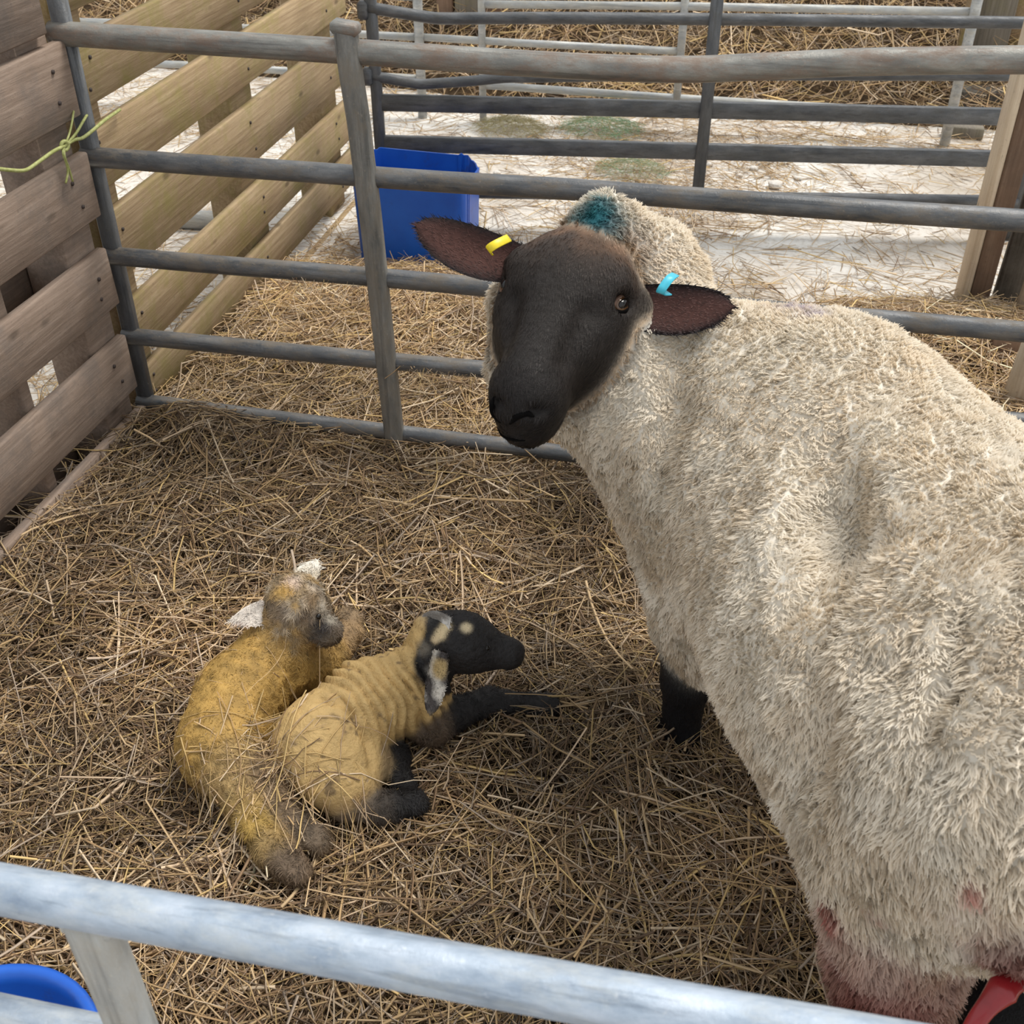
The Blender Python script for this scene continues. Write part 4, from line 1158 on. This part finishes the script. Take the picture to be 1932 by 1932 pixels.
def frame(d, up=(0, 0, 1)):
    d = nrm(d); s_ = nrm(np.cross(np.asarray(up, float), d)); return np.array([d, s_, np.cross(d, s_)])
YEL2, YEL1 = (.56, .375, .155), (.41, .25, .07)
LBLK = (.016, .014, .014); LGREY = (.14, .105, .075)
rng = np.random.default_rng(9)
# --- lamb with the black head, in front
rump, mid, sho = at_z(612, 1395, .080), at_z(695, 1325, .095), at_z(775, 1300, .095)
nk, hdc, nose = at_z(812, 1240, .150), at_z(872, 1208, .180), at_z(958, 1232, .165)
f2 = Field((-.10, -1.12, -.06), (.62, -.42, .30), .0031)
ax2 = frame(sho-rump)
f2.ell(rump, ax2, (.080, .066, .068), .03, YEL2)
f2.cone(rump, mid, .062, .062, .03, YEL2); f2.cone(mid, sho, .062, .058, .03, YEL2)
f2.cone(sho+[0, 0, .01], nk, .052, .038, .03, YEL2)
f2.ell(at_z(622, 1425, .075), frame(at_z(650, 1480, .05)-at_z(600, 1370, .08)), (.088, .070, .055), .02, YEL2)   # folded thigh
kn, hk, toe = at_z(690, 1445, .05), at_z(652, 1515, .035), at_z(785, 1515, .030)
f2.cone(kn, at_z(665, 1480, .05), .036, .032, .02, (.30, .21, .11)); f2.cone(at_z(665, 1480, .05), hk, .032, .026, .02, LGREY)
f2.cone(hk, at_z(725, 1525, .03), .024, .022, .015, LGREY); f2.cone(at_z(725, 1525, .03), toe, .024, .020, .012, LBLK)
f2.ell(at_z(733, 1432, .025), I3(), (.032, .035, .03), .02, LBLK); f2.cone(at_z(735, 1440, .02), at_z(768, 1492, .02), .026, .018, .015, LBLK)
elb, fk, fh = at_z(815, 1365, .05), at_z(920, 1322, .045), at_z(1030, 1332, .030)
f2.cone(sho-[0, 0, .02], elb, .05, .034, .02, (.12, .08, .05)); f2.cone(elb, fk, .032, .021, .015, LBLK); f2.cone(fk, fh, .020, .018, .01, LBLK)
f2.ell(fh, frame(fh-fk), (.026, .019, .019), .01, LBLK)
hx = frame(nose-hdc)
f2.ell(hdc, hx, (.056, .046, .046), .02, LBLK); f2.cone(hdc+hx[0]*.02-[0, 0, .008], nose, .040, .024, .015, LBLK)
f2.ell(nose+hx[0]*.003, hx, (.021, .023, .021), .01, LBLK)
f2.cone(nk, hdc-hx[0]*.050, .038, .030, .02, YEL2)
f2.fold([(700, 1445), (694, 1400), (672, 1352), (640, 1325), (600, 1318)], .0035, .012)
f2.fold([(790, 1225), (800, 1260), (806, 1300)], .003, .010)
f2.fold([(770, 1290), (775, 1330), (790, 1365)], .003, .012)
def wr2(V):
    s_ = (V-rump)@nrm(sho-rump)+.010*vnoise(V, 14); u_ = np.abs(np.sin(s_*math.pi/.0165+1.7*vnoise(V, 18)))**.7
    torso = np.exp(-.5*(np.minimum(Field.d_cone(V, mid, sho, .064, .058), Field.d_cone(V, sho, nk, .056, .042)).clip(0)/.012)**2)
    head = sst(np.linalg.norm(V-hdc, axis=1), .055, .075)
    return .0150*(u_-.66)*torso*head*(.7+.6*vnoise(V, 25)).clip(.25, 1)+.0010*vnoise(V, 120)
def col2(V, N):
    c = f2.colours(V, .0025); n_ = fbm(V, 55)
    body = (c[:, 0] > .35)
    c = np.where(body[:, None], c*(1+.16*n_[:, None]), c)
    dk = sst(vnoise(V+3, 60)*.6+vnoise(V, 130)*.5, .34, .62)*body*.7
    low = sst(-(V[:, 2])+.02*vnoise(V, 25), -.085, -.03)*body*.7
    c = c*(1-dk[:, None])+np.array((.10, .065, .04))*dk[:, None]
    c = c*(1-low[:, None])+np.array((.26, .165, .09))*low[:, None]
    hb = (sst((V-hdc)@hx[0]+.006*vnoise(V, 60), -.066, -.056)*sst(-np.linalg.norm(V-hdc, axis=1), -.10, -.085)*(V[:, 2] > .10))[:, None]
    c = c*(1-hb)+np.array(LBLK)*hb
    for px, z, r, co, am in (((842, 1184), .217, .0085, (.74, .58, .34), 1), ((832, 1196), .212, .0085, (.74, .58, .34), 1), ((822, 1206), .205, .006, (.70, .54, .32), .9), ((880, 1184), .222, .0075, (.74, .60, .38), .95), ((812, 1180), .20, .016, (.50, .47, .42), .8), ((803, 1222), .185, .012, (.30, .26, .20), .6), ((815, 1265), .16, .010, (.30, .27, .23), .5)):
        p = at_z(px[0], px[1], z); w_ = (am*np.exp(-.5*(np.linalg.norm(V-p, axis=1)/r)**4))[:, None]; c = c*(1-w_)+np.array(co)*w_
    return c.clip(.006, .9)
def mottled(e, ca, cb, sc, thr=0.0, cc=None):
    V, F, C = e; w_ = sst(vnoise(V, sc), thr-.15, thr+.15)[:, None]; C = np.array(ca)*w_+np.array(cb)*(1-w_)
    if cc is not None:
        w2 = sst(vnoise(V+5, sc*.8), .1, .35)[:, None]; C = C*(1-w2)+np.array(cc)*w2
    return V, F, C
e_n = mottled(leaf(at_z(831, 1230, .196), at_z(811, 1350, .150), .0170, nrm(-FV+.5*RV), RV, LBLK, LBLK, .006, .003, 14, 7), (.64, .59, .52), (.07, .06, .058), 42, .05, (.52, .37, .17))
e_f = mottled(leaf(at_z(850, 1182, .222), at_z(792, 1170, .212), .019, nrm(-FV), UV, LBLK, LBLK, .005, .003, 10, 7), (.60, .57, .53), (.18, .16, .14), 70, -.2)
fz2 = lambda P: np.where(np.linalg.norm(P-hdc, axis=1) < .10, .004, np.where(f2.colours(P)[:, 0] < .2, .0080, .0024))
lamb2, LV2 = make_lamb('lamb', 'newborn lamb with black head and legs lying in front with wrinkled yellow coat', f2, wr2, col2, (*((rump+sho)/2)[:2], 0), [e_n, e_f], 31000, fz2, rng, 'short damp yellow and black birth coat')
ball('eye', at_z(918, 1222, .192), np.eye(3), (.006, .006, .006), M_EYE, lamb2, 12)
ball('nostril', nose+hx[0]*.022+hx[2]*.004, hx, (.003, .009, .005), M_EYE, lamb2, 10)

# --- mottled lamb curled behind it
r1, m1, s1 = at_z(418, 1400, .062), at_z(452, 1312, .075), at_z(520, 1248, .080)
n1_, h1c, no1 = at_z(545, 1190, .135), at_z(560, 1140, .175), at_z(618, 1192, .150)
f1 = Field((-.22, -1.20, -.06), (.36, -.38, .30), .0033)
f1.ell(r1, frame(m1-r1), (.072, .062, .064), .03, YEL1); f1.cone(r1, m1, .060, .064, .03, YEL1); f1.cone(m1, s1, .064, .060, .03, YEL1)
f1.cone(s1, at_z(600, 1245, .06), .056, .046, .03, YEL1); f1.cone(s1+[0, 0, .01], n1_, .055, .042, .03, YEL1)
f1.ell(at_z(432, 1432, .05), I3(), (.050, .056, .052), .03, YEL1)
f1.cone(at_z(440, 1450, .055), at_z(470, 1530, .045), .050, .030, .02, (.36, .24, .10)); f1.cone(at_z(470, 1530, .045), at_z(512, 1600, .035), .028, .026, .015, (.42, .27, .07)); f1.cone(at_z(512, 1600, .035), at_z(560, 1645, .028), .027, .022, .012, (.15, .105, .07))
f1.cone(at_z(500, 1470, .05), at_z(535, 1540, .04), .042, .028, .02, (.24, .16, .09)); f1.cone(at_z(535, 1540, .04), at_z(598, 1588, .028), .027, .022, .012, (.15, .11, .075))
h1x = frame(no1-h1c)
f1.cone(n1_, h1c, .042, .045, .02, (.30, .20, .09)); f1.ell(h1c, h1x, (.052, .046, .045), .02, (.30, .22, .13)); f1.cone(h1c+h1x[0]*.015, no1, .038, .023, .015, (.16, .12, .085)); f1.ell(no1, h1x, (.020, .021, .019), .01, LBLK)
f1.cone(at_z(615, 1240, .06), at_z(658, 1195, .05), .032, .024, .02, (.34, .22, .11)); f1.ell(at_z(656, 1172, .055), I3(), (.026, .026, .024), .015, (.22, .15, .085))
def wr1(V):
    s_ = (V-r1)@nrm(s1-r1)+.014*vnoise(V, 12); u_ = np.abs(np.sin(s_*math.pi/.020+1.8*vnoise(V, 16)))
    tor = np.exp(-.5*(Field.d_cone(V, m1, s1, .065, .060).clip(0)/.012)**2)
    return .0030*(u_-.5)*tor+.0016*vnoise(V, 60)+.0012*vnoise(V, 130)
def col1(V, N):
    c = f1.colours(V, .004); n_ = fbm(V, 60); body = (c[:, 0] > .42)
    c = np.where(body[:, None], c*(1+.22*n_[:, None]), c*(1+.3*n_[:, None]))
    hw = np.exp(-.5*(np.linalg.norm(V-h1c-h1x[0]*.01, axis=1)/.055)**4); t1, t2 = vnoise(V+7, 70), vnoise(V+2, 110)
    for tt, lo_, hi_, co_, am_ in ((t1, .05, .4, (.60, .52, .42), .75), (t2, .05, .35, (.10, .075, .055), .8), (t1*-1, .2, .5, (.52, .31, .09), .7)):
        ww = (sst(tt, lo_, hi_)*hw*am_)[:, None]; c = c*(1-ww)+np.array(co_)*ww
    dk = sst(vnoise(V+3, 75)*.6+vnoise(V, 140)*.5, .25, .6)*body*.55
    c = c*(1-dk[:, None])+np.array((.12, .07, .03))*dk[:, None]
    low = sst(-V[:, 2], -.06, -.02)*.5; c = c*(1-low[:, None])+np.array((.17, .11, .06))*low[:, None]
    for px, z, r, co, am in (((550, 1108), .215, .014, (.66, .50, .40), .9), ((538, 1122), .212, .014, (.60, .36, .09), .9), ((610, 1140), .20, .010, (.62, .56, .46), .7), ((622, 1165), .18, .010, (.56, .50, .40), .6), ((530, 1152), .19, .020, (.20, .15, .11), .8), ((548, 1135), .205, .008, (.5, .42, .32), .6), ((585, 1115), .212, .007, (.62, .5, .38), .7), ((600, 1120), .205, .006, (.1, .07, .05), .8), ((575, 1165), .19, .012, (.14, .10, .07), .8), ((545, 1170), .175, .010, (.40, .33, .25), .6), ((560, 1190), .15, .020, (.22, .17, .12), .7), ((605, 1185), .172, .014, (.03, .025, .025), .9), ((590, 1130), .21, .014, (.22, .14, .07), .8), ((575, 1100), .205, .012, (.55, .34, .10), .8)):
        p = at_z(px[0], px[1], z); w_ = (am*np.exp(-.5*(np.linalg.norm(V-p, axis=1)/r)**4))[:, None]; c = c*(1-w_)+np.array(co)*w_
    return c.clip(.008, .9)
e_l = mottled(leaf(at_z(520, 1150, .18), at_z(432, 1172, .165), .021, nrm(-FV+.2*UV), UV, LBLK, LBLK, .006, .003, 14, 7, 0, .75, True), (.76, .68, .60), (.42, .30, .25), 45, -.25)
e_t = mottled(leaf(at_z(566, 1100, .205), at_z(600, 1056, .215), .020, nrm(-FV), RV, LBLK, LBLK, .005, .003, 12, 7, 0, .6, True), (.80, .74, .64), (.62, .54, .42), 60, -.2)
fz1 = lambda P: np.where(f1.colours(P)[:, 0] < .40, .0085, .0050)
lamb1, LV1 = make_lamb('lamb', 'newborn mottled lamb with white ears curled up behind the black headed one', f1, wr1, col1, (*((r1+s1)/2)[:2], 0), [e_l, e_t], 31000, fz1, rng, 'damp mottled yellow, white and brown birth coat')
ball('eye', at_z(601, 1163, .188), np.eye(3), (.0045, .0045, .0045), M_EYE, lamb1, 12)

# --- stalks lying across the lambs
HG = np.full((160, 160), -1.0); gx0, gy0, gs = -.25, -1.25, .0055
for VV in (LV1, LV2):
    ii = ((VV[:, 0]-gx0)/gs).astype(int); jj = ((VV[:, 1]-gy0)/gs).astype(int); ok = (ii >= 0) & (ii < 160) & (jj >= 0) & (jj < 160)
    np.maximum.at(HG, (ii[ok], jj[ok]), VV[ok, 2])
def over_h(x, y):
    i = ((x-gx0)/gs).astype(int).clip(0, 159); j = ((y-gy0)/gs).astype(int).clip(0, 159)
    return np.maximum(bed_h(x, y)+.012, HG[i, j]+.002)
px = np.concatenate([rng.normal(490, 70, 130), rng.normal(590, 80, 60), rng.uniform(380, 560, 14)]); py = np.concatenate([rng.normal(1480, 45, 130), rng.normal(1525, 35, 60), rng.uniform(1250, 1460, 14)])
pts = np.array([at_z(a, b, .05) for a, b in zip(px, py)])
me = lay_straw('strewn_stalks', pts[:, 0], pts[:, 1], over_h, .07, .26, .0016, .0040, .012, .05, rng, [4, 5, 2, 1, 3, 4, 1, 1, 5], 1.1, .12, 7)
tag(link('strewn_stalks', me, M_STRAW), 'loose straw stalks strewn across the backs and legs of the lambs', 'straw', kind='stuff')
